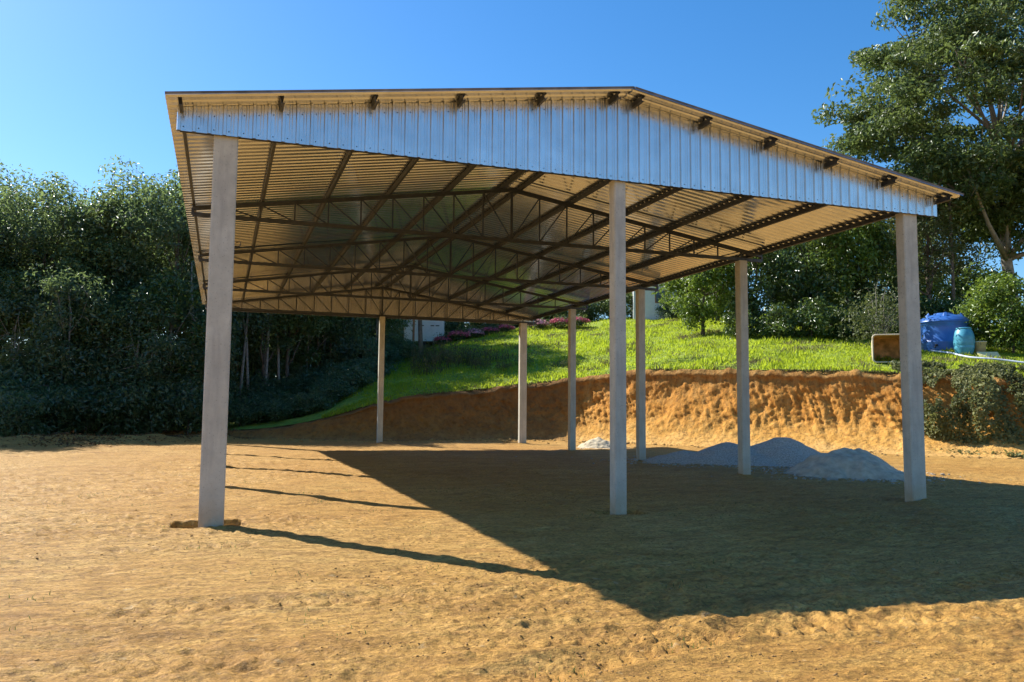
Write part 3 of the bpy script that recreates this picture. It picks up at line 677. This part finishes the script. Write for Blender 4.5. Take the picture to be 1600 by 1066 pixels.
# bare twiggy shrub
m = MB(); rd = random.Random(5)
for j in range(16):
    a = rd.uniform(0, 6.28); sp = rd.uniform(.3, 1.3); hh = rd.uniform(1.4, 2.9)
    p = [Vector((math.cos(a)*sp*f+rd.uniform(-.06, .06), math.sin(a)*sp*f+rd.uniform(-.06, .06), hh*f**.8)) for f in (0, .3, .6, 1)]
    m.tube(p, [.035, .028, .02, .007], 5)
    for q in range(3):
        s = p[1+q % 3]; e = s+Vector((rd.uniform(-.5, .5), rd.uniform(-.5, .5), rd.uniform(.1, .6))); m.tube([s, s.lerp(e, .5)+Vector((0, 0, .05)), e], [.014, .01, .004], 4)
r = np.random.default_rng(55); P = r.normal(size=(2600, 3))*np.array([.85, .85, .75])+[0, 0, 1.5]; v, f, tn = leaves(P, r.normal(size=(2600, 3))+[0, 0, .5], .15, 56)
plant('twiggy_bush', (m.mesh('stems'), npmesh('crown', v, f, False, {'tint': tn})), (MAT['palebark'], MAT['leaf_olive']), at(31.3, 20.4), 0, 'twiggy olive shrub above the cream bin', 'bush')
# leafy bush on the right edge
rb = tree_meshes(261, 3.6, .06, .35, 2.0, 1.75, 74, 170, .17, .55, 12, (0, 0), .75, .8, .5, .4)
plant('bright_bush', rb, (bk, MAT['leaf_bright']), at(36.2, 16.9), 0, 'big bright green bush right of the blue barrel', 'bush')
plant('dry_bush', ub[1], (bk, MAT['leaf_dry']), at(43.6, 25.5), 0, 'brownish dry bush behind the blue tank', 'bush', sc=2.2)
# hedge and flowers along the top of the grass
hb = [tree_meshes(271+k, 2.6, .05, .1, 1.9, 1.35, 52, 120, .18, .55, 8, (0, 0), .7, .8, .45, .35) for k in range(3)]
for j, (x, y, s, mt) in enumerate([(17.0, 51.8, 1.0, 'leaf_forest'), (18.9, 52.0, 1.1, 'leaf_mid'), (20.9, 51.8, 1.0, 'leaf_forest'), (23.0, 51.6, 1.1, 'leaf_mid'), (25.0, 51.0, 1.05, 'leaf_forest'), (27.0, 50.2, 1.15, 'leaf_mid'), (28.7, 48.9, 1.0, 'leaf_olive'), (30.3, 47.0, 1.0, 'leaf_mid'), (32.2, 41.6, .7, 'leaf_mid'), (34.6, 40.6, .8, 'leaf_bright'), (12.6, 54.0, 1.2, 'leaf_forest'), (14.6, 54.6, 1.2, 'leaf_forest'), (16.4, 54.4, 1.1, 'leaf_mid')]):
    plant('hedge_bush', hb[j % 3], (bk, MAT[mt]), at(x, y, -.05), j*1.3, 'rounded bush in the hedge along the top of the lawn', 'bush', 'hedge along the top of the lawn', s)
def blossom(seed, n=420, r_=(.75, .75, .4), z=.55):
    r = np.random.default_rng(seed); d = r.normal(size=(n, 3)); d /= np.linalg.norm(d, axis=1, keepdims=True); d[:, 2] = np.abs(d[:, 2]); P = d*np.array(r_)*r.uniform(.75, 1.1, (n, 1))+[0, 0, z-.15]
    v, f, tn = leaves(P, d+r.normal(size=(n, 3))*.4, .13, seed+1, .8); return npmesh('blossom', v, f, False, {'tint': tn})
fb = tree_meshes(281, .9, .025, .05, .7, .42, 16, 80, .12, .3, 6, (0, 0), .7, .8, .45, .3)
FL = [blossom(290), blossom(292), blossom(294)]
for j, (x, y, s, pm, lab) in enumerate([(15.9, 47.6, .8, 'petal_red', 'crimson flowering bush nearest the white cabin'), (17.0, 47.4, 1.0, 'petal_red', 'crimson flowering bush second from the white cabin'), (18.2, 47.5, .9, 'petal_pink', 'pink flowering bush left of the rear corner pillar'),
        (19.6, 47.8, .8, 'petal_pale', 'pale pink flowering bush left of the rear corner pillar'), (20.9, 48.0, .8, 'petal_pink', 'small pink flowering bush close to the rear corner pillar'), (23.0, 46.8, 1.0, 'petal_pink', 'pink flowering bush just right of the rear corner pillar'),
        (24.6, 46.0, .95, 'petal_pale', 'pale pink flowering bush midway between the two rear right pillars'), (25.8, 45.3, .9, 'petal_pale', 'pale flowering bush left of the fourth right pillar')]):
    plant('flowering_bush', (*fb, FL[j % 3]), (bk, MAT['leaf_mid'], MAT[pm]), at(x-.6, y-1.6, .05), j*2.1, lab, 'bush', 'flowering bushes along the lawn', (s*1.15, s*1.15, s))
# dry weeds on the slope
def weed(seed, n, h, sp):
    m = MB(); rd = random.Random(seed); P = []
    for j in range(n):
        a = rd.uniform(0, 6.28); q = sp*rd.random()**.5; b = Vector((math.cos(a)*q, math.sin(a)*q, -.05)); e = b+Vector((rd.uniform(-.25, .25), rd.uniform(-.25, .25), h*rd.uniform(.5, 1.1)))
        mid = b.lerp(e, .5)+Vector((rd.uniform(-.06, .06), rd.uniform(-.06, .06), .05)); m.tube([b, mid, e], [.009, .007, .003], 3, False)
        for t in range(9): P.append(mid.lerp(e, rd.uniform(-.3, 1))+Vector((rd.gauss(0, .07), rd.gauss(0, .07), rd.gauss(0, .04))))
    P = np.array([tuple(p) for p in P]); r = np.random.default_rng(seed); v, f, tn = leaves(P, r.normal(size=P.shape)+[0, 0, .5], .1, seed, .4)
    return m.mesh('stems'), npmesh('crown', v, f, False, {'tint': tn})
WD = [weed(300+k, 46, 1.0, .8) for k in range(3)]
for j, (x, y, s) in enumerate([(10.9, 33.2, 1.1), (11.9, 32.2, 1.2), (12.7, 33.5, 1.25), (13.4, 32.4, 1.0), (14.1, 33.6, 1.1), (12.2, 34.6, 1.2), (11.2, 35.2, 1.3), (13.6, 31.0, .8), (15.2, 32.6, .8), (16.0, 30.8, .7), (14.6, 30.2, .65), (10.2, 31.0, .9), (17.8, 28.6, .6), (19.2, 26.8, .55)]):
    plant('weed_bush', WD[j % 3], (MAT['leaf_dry'], MAT['leaf_dry' if j % 3 else 'leaf_olive']), at(x, y), j*1.1, 'clump of dry weeds on the slope above the cut bank', 'weeds', 'dry weeds on the slope', s)
# sapling alone in the grass
sp_ = weed(320, 5, 1.2, .08)
plant('grass_sapling', sp_, (MAT['bark'], MAT['leaf_mid']), at(21.4, 26.2), 0, 'single thin sapling on the grass right of the third right pillar', 'sapling')

# ------------------------------------------------------------------ grass and ground cover
def blades(x, y, z, h, seed, wid=.022):
    r = np.random.default_rng(seed); n = len(x); a = r.uniform(0, 6.28, n); ln = r.uniform(.1, .75, n)*h
    b = r.uniform(0, 6.28, n); w = wid*r.uniform(.7, 1.5, n)
    P = np.stack([x, y, z-.02], 1); s = np.stack([np.cos(a)*w, np.sin(a)*w, np.zeros(n)], 1)
    tip = P+np.stack([np.cos(b)*ln, np.sin(b)*ln, h], 1); md = P+np.stack([np.cos(b)*ln*.3, np.sin(b)*ln*.3, h*.6], 1)
    v = np.stack([P-s, P+s, md+s*.7, tip, md-s*.7], 1).reshape(-1, 3); i = np.arange(n)*5
    f = np.concatenate([np.stack([i, i+1, i+2], 1), np.stack([i, i+2, i+4], 1), np.stack([i+4, i+2, i+3], 1)])
    tn = np.repeat(np.clip(.5+.32*fbm(x*.6, y*.6, o=3, seed=seed)+r.normal(0, .2, n), 0, 1), 5)
    return v, f, tn
r = np.random.default_rng(400); n = 300000
th = r.uniform(YAW-R(16), YAW+R(36), n); q = np.sqrt(r.uniform(27**2, 80**2, n)); q = np.where(r.random(n) < .55, r.uniform(28, 62, n), q)
x = CAM.x+q*np.sin(th); y = CAM.y+q*np.cos(th); s, h, g_ = bank_near(x, y); u = s-bank_w(h)
ok = (u > -.02) & (u < 34) & (x+1.2*vnoise(x*.5, y*.5, seed=77) > 5.5+.09*(y-26)); x, y, u = x[ok][:190000], y[ok][:190000], u[ok][:190000]
hz = hill_z(x, y); hg = (.07+.13*r.random(len(x))**2)*(1+.7*np.clip(fbm(x*.8, y*.8, o=2, seed=79), -.5, 1))*np.where(u < .4, 1.3, 1)
hz = hz+np.clip(u, 0, 1)*(.10*fbm(x*.35, y*.35, o=3, seed=81)+.035*fbm(x*2, y*2, o=3, seed=82))-.5*np.exp(-(((x-21.6)+(y-23.2)*.4)/2.2)**2-(((y-23.2)-(x-21.6)*-.35)/.5)**2)
dry = fbm(x*.45, y*.6, o=3, seed=402)+r.normal(0, .3, len(x)) > .8
v, f, tn = blades(x[dry], y[dry], hz[dry], hg[dry]*1.1, 403)
o = link('dry_grass', npmesh('dry_grass', v, f, False, {'tint': tn}), MAT['leaf_dry']); tag(o, 'straw coloured dry grass patches on the slope', 'grass', kind='stuff')
x, y, hz, hg = x[~dry], y[~dry], hz[~dry], hg[~dry]
v, f, tn = blades(x, y, hz, hg, 401)
o = link('lawn_grass', npmesh('lawn_grass', v, f, False, {'tint': tn}), MAT['grass']); tag(o, 'bright green rough grass on the slope above the cut bank', 'grass', kind='stuff')
# creepers smothering the right end of the bank
r = np.random.default_rng(410); n = 110000
al = r.uniform(np.interp(24.9, BC[:, 0], cum), np.interp(46, BC[:, 0], cum), n); vv = r.uniform(-.3, 1.5, n)
fx, fy, fh = [np.interp(al, cum, BC[:, k]) for k in (0, 1, 2)]; nxx = np.interp(al, AL, nx); nyy = np.interp(al, AL, ny)
mound = np.clip(.55+.75*fbm(al*.6, vv*1.3, o=3, seed=411), .05, 1.3)
edge = np.clip((al-np.interp(25.3, BC[:, 0], cum))/.8+vnoise(al*2, vv*3, seed=413)*.8, 0, 1)
gap = np.exp(-((al-np.interp(27.9, BC[:, 0], cum)+.55*(vv-.5)*2)/.33)**2)*(vv < 1.0)
off = bank_w(fh)*np.clip(vv, -.3, 1.6)-.12-.9*(mound-.1)*edge*(1-.9*gap)*np.sin(np.clip(vv*.8+.2, 0, 1)*math.pi)**.6+r.normal(0, .07, n)
ok = (r.random(n) < edge*(1-.93*gap)) & (vnoise(al*1.3, vv*4, seed=415)+.5*vnoise(al*4, vv*9, seed=416) > -.45)
x = fx+nxx*off; y = fy+nyy*off; z = base_z(x, y)+fh*np.clip(vv, 0, 1)+np.where(vv > 1, (vv-1)*.9, 0)+r.normal(0, .06, n)+np.where(vv < 0, .1*r.random(n), 0)
P = np.stack([x, y, z], 1)[ok]; N = np.stack([-nxx, -nyy, np.full(n, .7)], 1)[ok]+r.normal(size=(ok.sum(), 3))*.6
v, f, tn = leaves(P, N, .135, 412, .55, np.clip(.45+.6*fbm(al[ok]*1.1, vv[ok]*3, o=2, seed=414), 0, 1))
o = link('creepers', npmesh('creepers', v, f, False, {'tint': tn}), MAT['creeper']); tag(o, 'tangled olive creepers covering the right end of the bank', 'creepers', kind='stuff')
# trailing roots and weeds over the lip of the cut
r = np.random.default_rng(420); n = 5000
al = r.uniform(np.interp(4, BC[:, 0], cum), np.interp(27, BC[:, 0], cum), n); ok = vnoise(al*.7, al*0, seed=421) > -.05; al = al[ok]; n = len(al)
fx, fy, fh = [np.interp(al, cum, BC[:, k]) for k in (0, 1, 2)]; nxx = np.interp(al, AL, nx); nyy = np.interp(al, AL, ny); dr = r.random(n)**2*.4
off = bank_w(fh)*.98-.06-.25*r.random(n)*dr; P = np.stack([fx+nxx*off, fy+nyy*off, base_z(fx, fy)+fh-dr+.05], 1)
v, f, tn = leaves(P, np.stack([-nxx, -nyy, np.full(n, .3)], 1)+r.normal(size=(n, 3))*.6, .13, 422, .25)
o = link('trailing_weeds', npmesh('trailing_weeds', v, f, False, {'tint': tn}), MAT['leaf_dry']); tag(o, 'dry roots and weeds trailing over the lip of the cut bank', 'weeds', kind='stuff')

# ------------------------------------------------------------------ things on the hill
# round water tank: ribbed body, domed lid with lugs
t = empty('water_tank', at(34.0, 18.9), R(20)); t.scale = (1, 1, 1.14); tag(t, 'large round blue water tank on the grass', 'tank')
m = MB(); m.lathe([(1.08, -.2), (1.12, 0), (1.15, .3), (1.16, .33), (1.13, .36), (1.14, .9), (1.15, 1.08), (1.19, 1.11), (1.19, 1.17), (1.15, 1.2)], 56); link('body', m.mesh('body'), MAT['tank'], t)
m = MB(); m.lathe([(1.22, 1.16), (1.23, 1.22), (1.17, 1.27), (1.06, 1.38), (.8, 1.5), (.45, 1.56), (.43, 1.62), (.05, 1.66)], 56); lid = link('lid', m.mesh('lid'), MAT['tank'], t)
m = MB(); m.add([(-.2, -.05, 0), (.2, -.05, 0), (.16, -.3, -.14), (-.16, -.3, -.14), (-.06, -.03, .2), (.06, -.03, .2)], [(0, 3, 2, 1), (3, 0, 4), (1, 2, 5), (3, 4, 5, 2), (0, 1, 5, 4)]); lug = m.mesh('lug')
for k in range(6):
    a = k*math.pi/3+.5; o = link('lug', lug, MAT['tank'], lid, (math.cos(a)*.80, math.sin(a)*.80, 1.46)); o.rotation_euler.z = a+math.pi/2; o.scale = (.75, .75, .75)
m = MB(); m.tube([(-1.15, -.12, .16), (-1.3, -.13, .16)], .05, 12); m.tube([(-1.28, -.13, .16), (-1.4, -.13, .05)], .035, 12); link('outlet_pipe', m.mesh('outlet_pipe'), MAT['dark'], t)
# turquoise barrel
t = empty('plastic_barrel', at(33.2, 17.05)); tag(t, 'turquoise plastic barrel in front of the blue water tank', 'barrel')
m = MB(); m.lathe([(.30, -.05), (.34, .02), (.42, .3), (.45, .42), (.435, .45), (.45, .48), (.46, .65), (.445, .8), (.45, .84), (.42, 1.0), (.35, 1.2), (.31, 1.25)], 40); link('body', m.mesh('body'), MAT['barrel'], t)
m = MB(); m.lathe([(.33, 1.24), (.335, 1.3), (.29, 1.32), (.05, 1.33)], 40); link('lid', m.mesh('lid'), MAT['barrel'], t)
# cream planter bucket
t = empty('tall_bucket', at(33.8, 16.7)); tag(t, 'tall cream bucket under the bright green bush', 'bucket')
m = MB(); m.lathe([(.19, 0), (.27, .62), (.285, .62), (.29, .67), (.255, .67), (.25, .62), (.18, .05)], 28); link('body', m.mesh('body'), MAT['cream'], t)
m = MB(); m.tube([(.28*math.cos(a), .28*math.sin(a)*.2-.24, .6-.12*math.sin(a)) for a in np.linspace(0, math.pi, 9)], .008, 6); link('handle', m.mesh('handle'), MAT['dark'], t)
# pale board leaning in the grass
b = MB(); b.box(-.46, .46, -.02, .02, 0, .46); o = link('fallen_board', b.mesh('fallen_board'), MAT['board'], None, at(33.5, 15.9, .0), R(-24)); o.rotation_euler.x = R(-50); tag(o, 'pale yellow board lying in the grass beside the hose', 'board')
# open bin lying on its side, mouth to the camera
t = empty('square_bin', at(28.1, 16.6, .03), R(-38)); tag(t, 'cream square bin tipped on its side at the bank top', 'bin')
def rsq(w, h, r_, n=6):
    p = []
    for cx, cy, a0_ in ((w-r_, h-r_, 0), (-w+r_, h-r_, 90), (-w+r_, -h+r_, 180), (w-r_, -h+r_, 270)):
        for k in range(n+1): a = R(a0_+90*k/n); p.append((cx+r_*math.cos(a), cy+r_*math.sin(a)))
    return p
def loft(rings, cap_end=False):
    n = len(rings[0]); v = [q for r_ in rings for q in r_]; f = [(i*n+k, i*n+(k+1) % n, (i+1)*n+(k+1) % n, (i+1)*n+k) for i in range(len(rings)-1) for k in range(n)]
    if cap_end: f.append(tuple((len(rings)-1)*n+k for k in range(n)))
    return v, f
zc = .62
ring = lambda w, h, r_, y: [(a, y, b_+zc) for a, b_ in rsq(w, h, r_)]
m = MB(); m.add(*loft([ring(.62, .6, .14, -.5), ring(.6, .58, .13, 0), ring(.56, .54, .12, .8), ring(.50, .48, .12, .86)], True), smooth=True); link('shell', m.mesh('shell'), MAT['cream'], t)
m = MB(); m.add(*loft([ring(.60, .58, .13, -.5), ring(.57, .55, .12, 0), ring(.53, .51, .11, .76)], True), smooth=True); link('lining', m.mesh('lining'), MAT['rust'], t)
m = MB(); m.add(*loft([ring(.605, .585, .135, -.49), ring(.60, .58, .13, -.54), ring(.64, .62, .15, -.55), ring(.66, .64, .16, -.53), ring(.66, .64, .16, -.48), ring(.62, .6, .14, -.47)]), smooth=True); link('rim', m.mesh('rim'), MAT['cream'], t)
# hose snaking over the grass
hp = [(32.6, 18.4), (32.7, 17.4), (32.4, 16.6), (32.2, 15.9), (32.4, 15.2), (32.8, 14.6), (33.2, 13.9), (33.55, 13.5), (34.0, 12.9), (34.8, 12.3)]
m = MB(); pts = _cr(np.array(hp, float), 6); m.tube([(p[0], p[1], float(land_z([p[0]], [p[1]])[0])+.10) for p in pts], .045, 8); tag(link('garden_hose', m.mesh('garden_hose'), MAT['hose']), 'pale hose curving over the grass from the blue tank', 'hose')
# white cabin raised on blocks
t = empty('white_cabin', at(15.3, 50.9), R(-18)); tag(t, 'white site cabin raised on blocks at the top of the lawn', 'cabin')
m = MB(); m.box(-1.75, 1.35, -1.1, 1.1, .5, 2.75); link('body', m.mesh('body'), MAT['white'], t)
pm = MB(); pm.box(-.5, .5, -.012, .012, -.95, .95); pmm = pm.mesh('panel')
for x in (-1.22, -.2, .82): link('panel', pmm, MAT['white'], t, (x, -1.113, 1.76))
m = MB(); m.box(-.14, .14, -.02, .02, -.035, .035); vm = m.mesh('vent')
for x in (-.35, .45, .85): link('vent', vm, MAT['dark'], t, (x, -1.14, 1.72))
m = MB(); m.box(-1.85, 1.45, -1.2, 1.2, 2.752, 2.83); link('roof', m.mesh('roof'), MAT['roofing'], t)
m = MB(); m.box(-.15, .15, -.2, .2, -.6, .498); bm_ = m.mesh('block')
for x in (-1.5, -.2, 1.1):
    for y in (-.85, .85): link('block', bm_, MAT['dark'], t, (x, y, 0))
m = MB(); m.beam((0, 0, -.3), (.03, 0, 3.4), .13, .13); link('wooden_post', m.mesh('wooden_post'), MAT['redwood'], None, at(12.9, 45.3)); tag(bpy.data.objects['wooden_post'], 'reddish wooden post left of the white cabin', 'post')
# white house half hidden by the glossy tree
t = empty('white_house', at(34.2, 45.0), R(-25)); tag(t, 'white house half hidden behind the glossy tree', 'house')
m = MB(); m.box(-3.4, 3.4, -2.6, 2.6, -1.2, 2.5); link('wall', m.mesh('wall'), MAT['white'], t)
m = MB()
for s_ in (-1, 1): m.add([(-3.8, s_*3.0, 2.38), (3.8, s_*3.0, 2.38), (3.8, 0, 3.5), (-3.8, 0, 3.5), (-3.8, s_*3.0, 2.48), (3.8, s_*3.0, 2.48), (3.8, 0, 3.6), (-3.8, 0, 3.6)], [(0,1,2,3),(7,6,5,4),(0,4,5,1),(0,3,7,4),(1,5,6,2)])
m.add([(-3.4, -2.6, 2.5), (-3.4, 2.6, 2.5), (-3.4, 0, 3.47)], [(0, 1, 2)]); m.add([(3.4, -2.6, 2.5), (3.4, 2.6, 2.5), (3.4, 0, 3.47)], [(0, 1, 2)])
link('roof', m.mesh('roof'), MAT['roofing'], t)
for x in (-1.2, 1.4):
    m = MB(); m.box(-.55, .55, -.03, .03, -.5, .5); wdw = link('window', m.mesh('window'), MAT['redwood'], t, (x, -2.61, 1.2))
    m = MB(); m.box(-.47, .47, -.012, .012, -.42, .42); link('pane', m.mesh('pane'), MAT['glass'], wdw, (0, -.03, 0))
# slim pole
m = MB(); m.tube([(0, 0, -.4), (.02, 0, 4), (.0, 0, 8.4)], [.10, .09, .07], 12); m.beam((-.5, 0, 7.9), (.5, 0, 7.9), .08, .1); o = link('utility_pole', m.mesh('utility_pole'), MAT['bark'], None, at(40.4, 24.0)); tag(o, 'slim dark pole standing behind the blue tank', 'pole')

# ------------------------------------------------------------------ crumbs of soil and sprouts on the lot
def rock_template(seed):
    r = np.random.default_rng(seed); t_ = (1+5**.5)/2
    v = np.array([(-1,t_,0),(1,t_,0),(-1,-t_,0),(1,-t_,0),(0,-1,t_),(0,1,t_),(0,-1,-t_),(0,1,-t_),(t_,0,-1),(t_,0,1),(-t_,0,-1),(-t_,0,1)], float)/1.9
    f = np.array([(0,11,5),(0,5,1),(0,1,7),(0,7,10),(0,10,11),(1,5,9),(5,11,4),(11,10,2),(10,7,6),(7,1,8),(3,9,4),(3,4,2),(3,2,6),(3,6,8),(3,8,9),(4,9,5),(2,4,11),(6,2,10),(8,6,7),(9,8,1)])
    return v*(1+r.normal(0, .2, (12, 1))), f
def scatter(name, x, y, size, seed, mt, label, cat):
    r = np.random.default_rng(seed); VV = []; FF = []; b = 0; z = ground_z(x, y); T = [rock_template(seed+k) for k in range(6)]
    for i in range(len(x)):
        v, f = T[i % 6]; a = r.uniform(0, 6.28); c, s = math.cos(a), math.sin(a); q = size[i]
        w = v*np.array([q*r.uniform(.8, 1.6), q, q*r.uniform(.4, .75)]); w = np.stack([w[:, 0]*c-w[:, 1]*s, w[:, 0]*s+w[:, 1]*c, w[:, 2]], 1)+[x[i], y[i], z[i]+q*.12]
        VV.append(w); FF.append(f+b); b += 12
    o = link(name, npmesh(name, np.concatenate(VV), np.concatenate(FF)), mt); tag(o, label, cat, kind='stuff')
r = np.random.default_rng(500); n = 14000
th = r.uniform(YAW-R(38), YAW+R(38), n); q = np.exp(r.uniform(math.log(4), math.log(32), n)); x = CAM.x+q*np.sin(th); y = CAM.y+q*np.cos(th)
ok = vnoise(x*.8, y*.8, seed=501)+r.normal(0, .45, n) > .2; ok &= bank_near(x, y)[0] < -.5; x, y = x[ok], y[ok]
scatter('soil_clods', x, y, np.minimum(.004+.004*r.exponential(.8, len(x)), .012), 502, MAT['crumb'], 'small crumbs of dry soil strewn over the lot', 'clods')
r = np.random.default_rng(505); n = 2600; a = r.uniform(0, 6.28, n); q = 1.0+r.exponential(.22, n)
x = np.where(np.arange(n) % 2, 15.1+2.5*q*np.cos(a), 15.55+1.55*q*np.cos(a)); y = np.where(np.arange(n) % 2, 9.3+2.0*q*np.sin(a)-1.1*np.cos(a), 5.25+1.5*q*np.sin(a))
scatter('gravel_spill', x, y, .008+.014*r.exponential(.7, n), 506, MAT['gravel'], 'loose stones spilled around the heaps', 'stones')
r = np.random.default_rng(510); n = 1500
al = r.uniform(np.interp(2, BC[:, 0], cum), np.interp(28, BC[:, 0], cum), n); of = -r.exponential(.55, n)-.15
x = np.interp(al, cum, BC[:, 0])+np.interp(al, AL, nx)*of; y = np.interp(al, cum, BC[:, 1])+np.interp(al, AL, ny)*of
scatter('bank_rubble', x, y, np.minimum(.012+.025*r.exponential(1, n), .12), 511, MAT['clod'], 'lumps of fallen soil along the foot of the cut bank', 'rubble')
r = np.random.default_rng(520); n = 1400
cx_ = r.uniform(-6, 10, 60); cy_ = r.uniform(-8, 6, 60); k = r.integers(0, 60, n); x = cx_[k]+r.normal(0, .13, n); y = cy_[k]+r.normal(0, .13, n)
v, f, tn = blades(x, y, ground_z(x, y)+.01, .015+.04*r.random(n)**2, 521, .004)
o = link('grass_sprouts', npmesh('grass_sprouts', v, f, False, {'tint': tn}), MAT['leaf_mid']); tag(o, 'sparse tiny grass sprouts on the bare lot', 'grass', kind='stuff')

r = np.random.default_rng(530); n = 9000; t_ = r.uniform(-.2, 1.25, n); of = r.normal(0, 1.3, n)
x = -13+t_*11-of*.56+r.normal(0, .2, n); y = 17.5+t_*7.5+of*.83+.6; ok = r.random(n) < np.clip(.5+vnoise(x*.7, y*.7, seed=531), .08, 1); x, y = x[ok], y[ok]
v, f, tn = leaves(np.stack([x, y, np.maximum(ground_z(x, y), np.where(bank_near(x, y)[0] > 0, land_z(x, y), -9))+.02], 1), r.normal(size=(len(x), 3))*.5+[0, 0, 1], .1, 532, .5)
o = link('leaf_litter', npmesh('leaf_litter', v, f, False, {'tint': tn}), MAT['litter']); tag(o, 'brown fallen leaves along the foot of the wood', 'litter', kind='stuff')
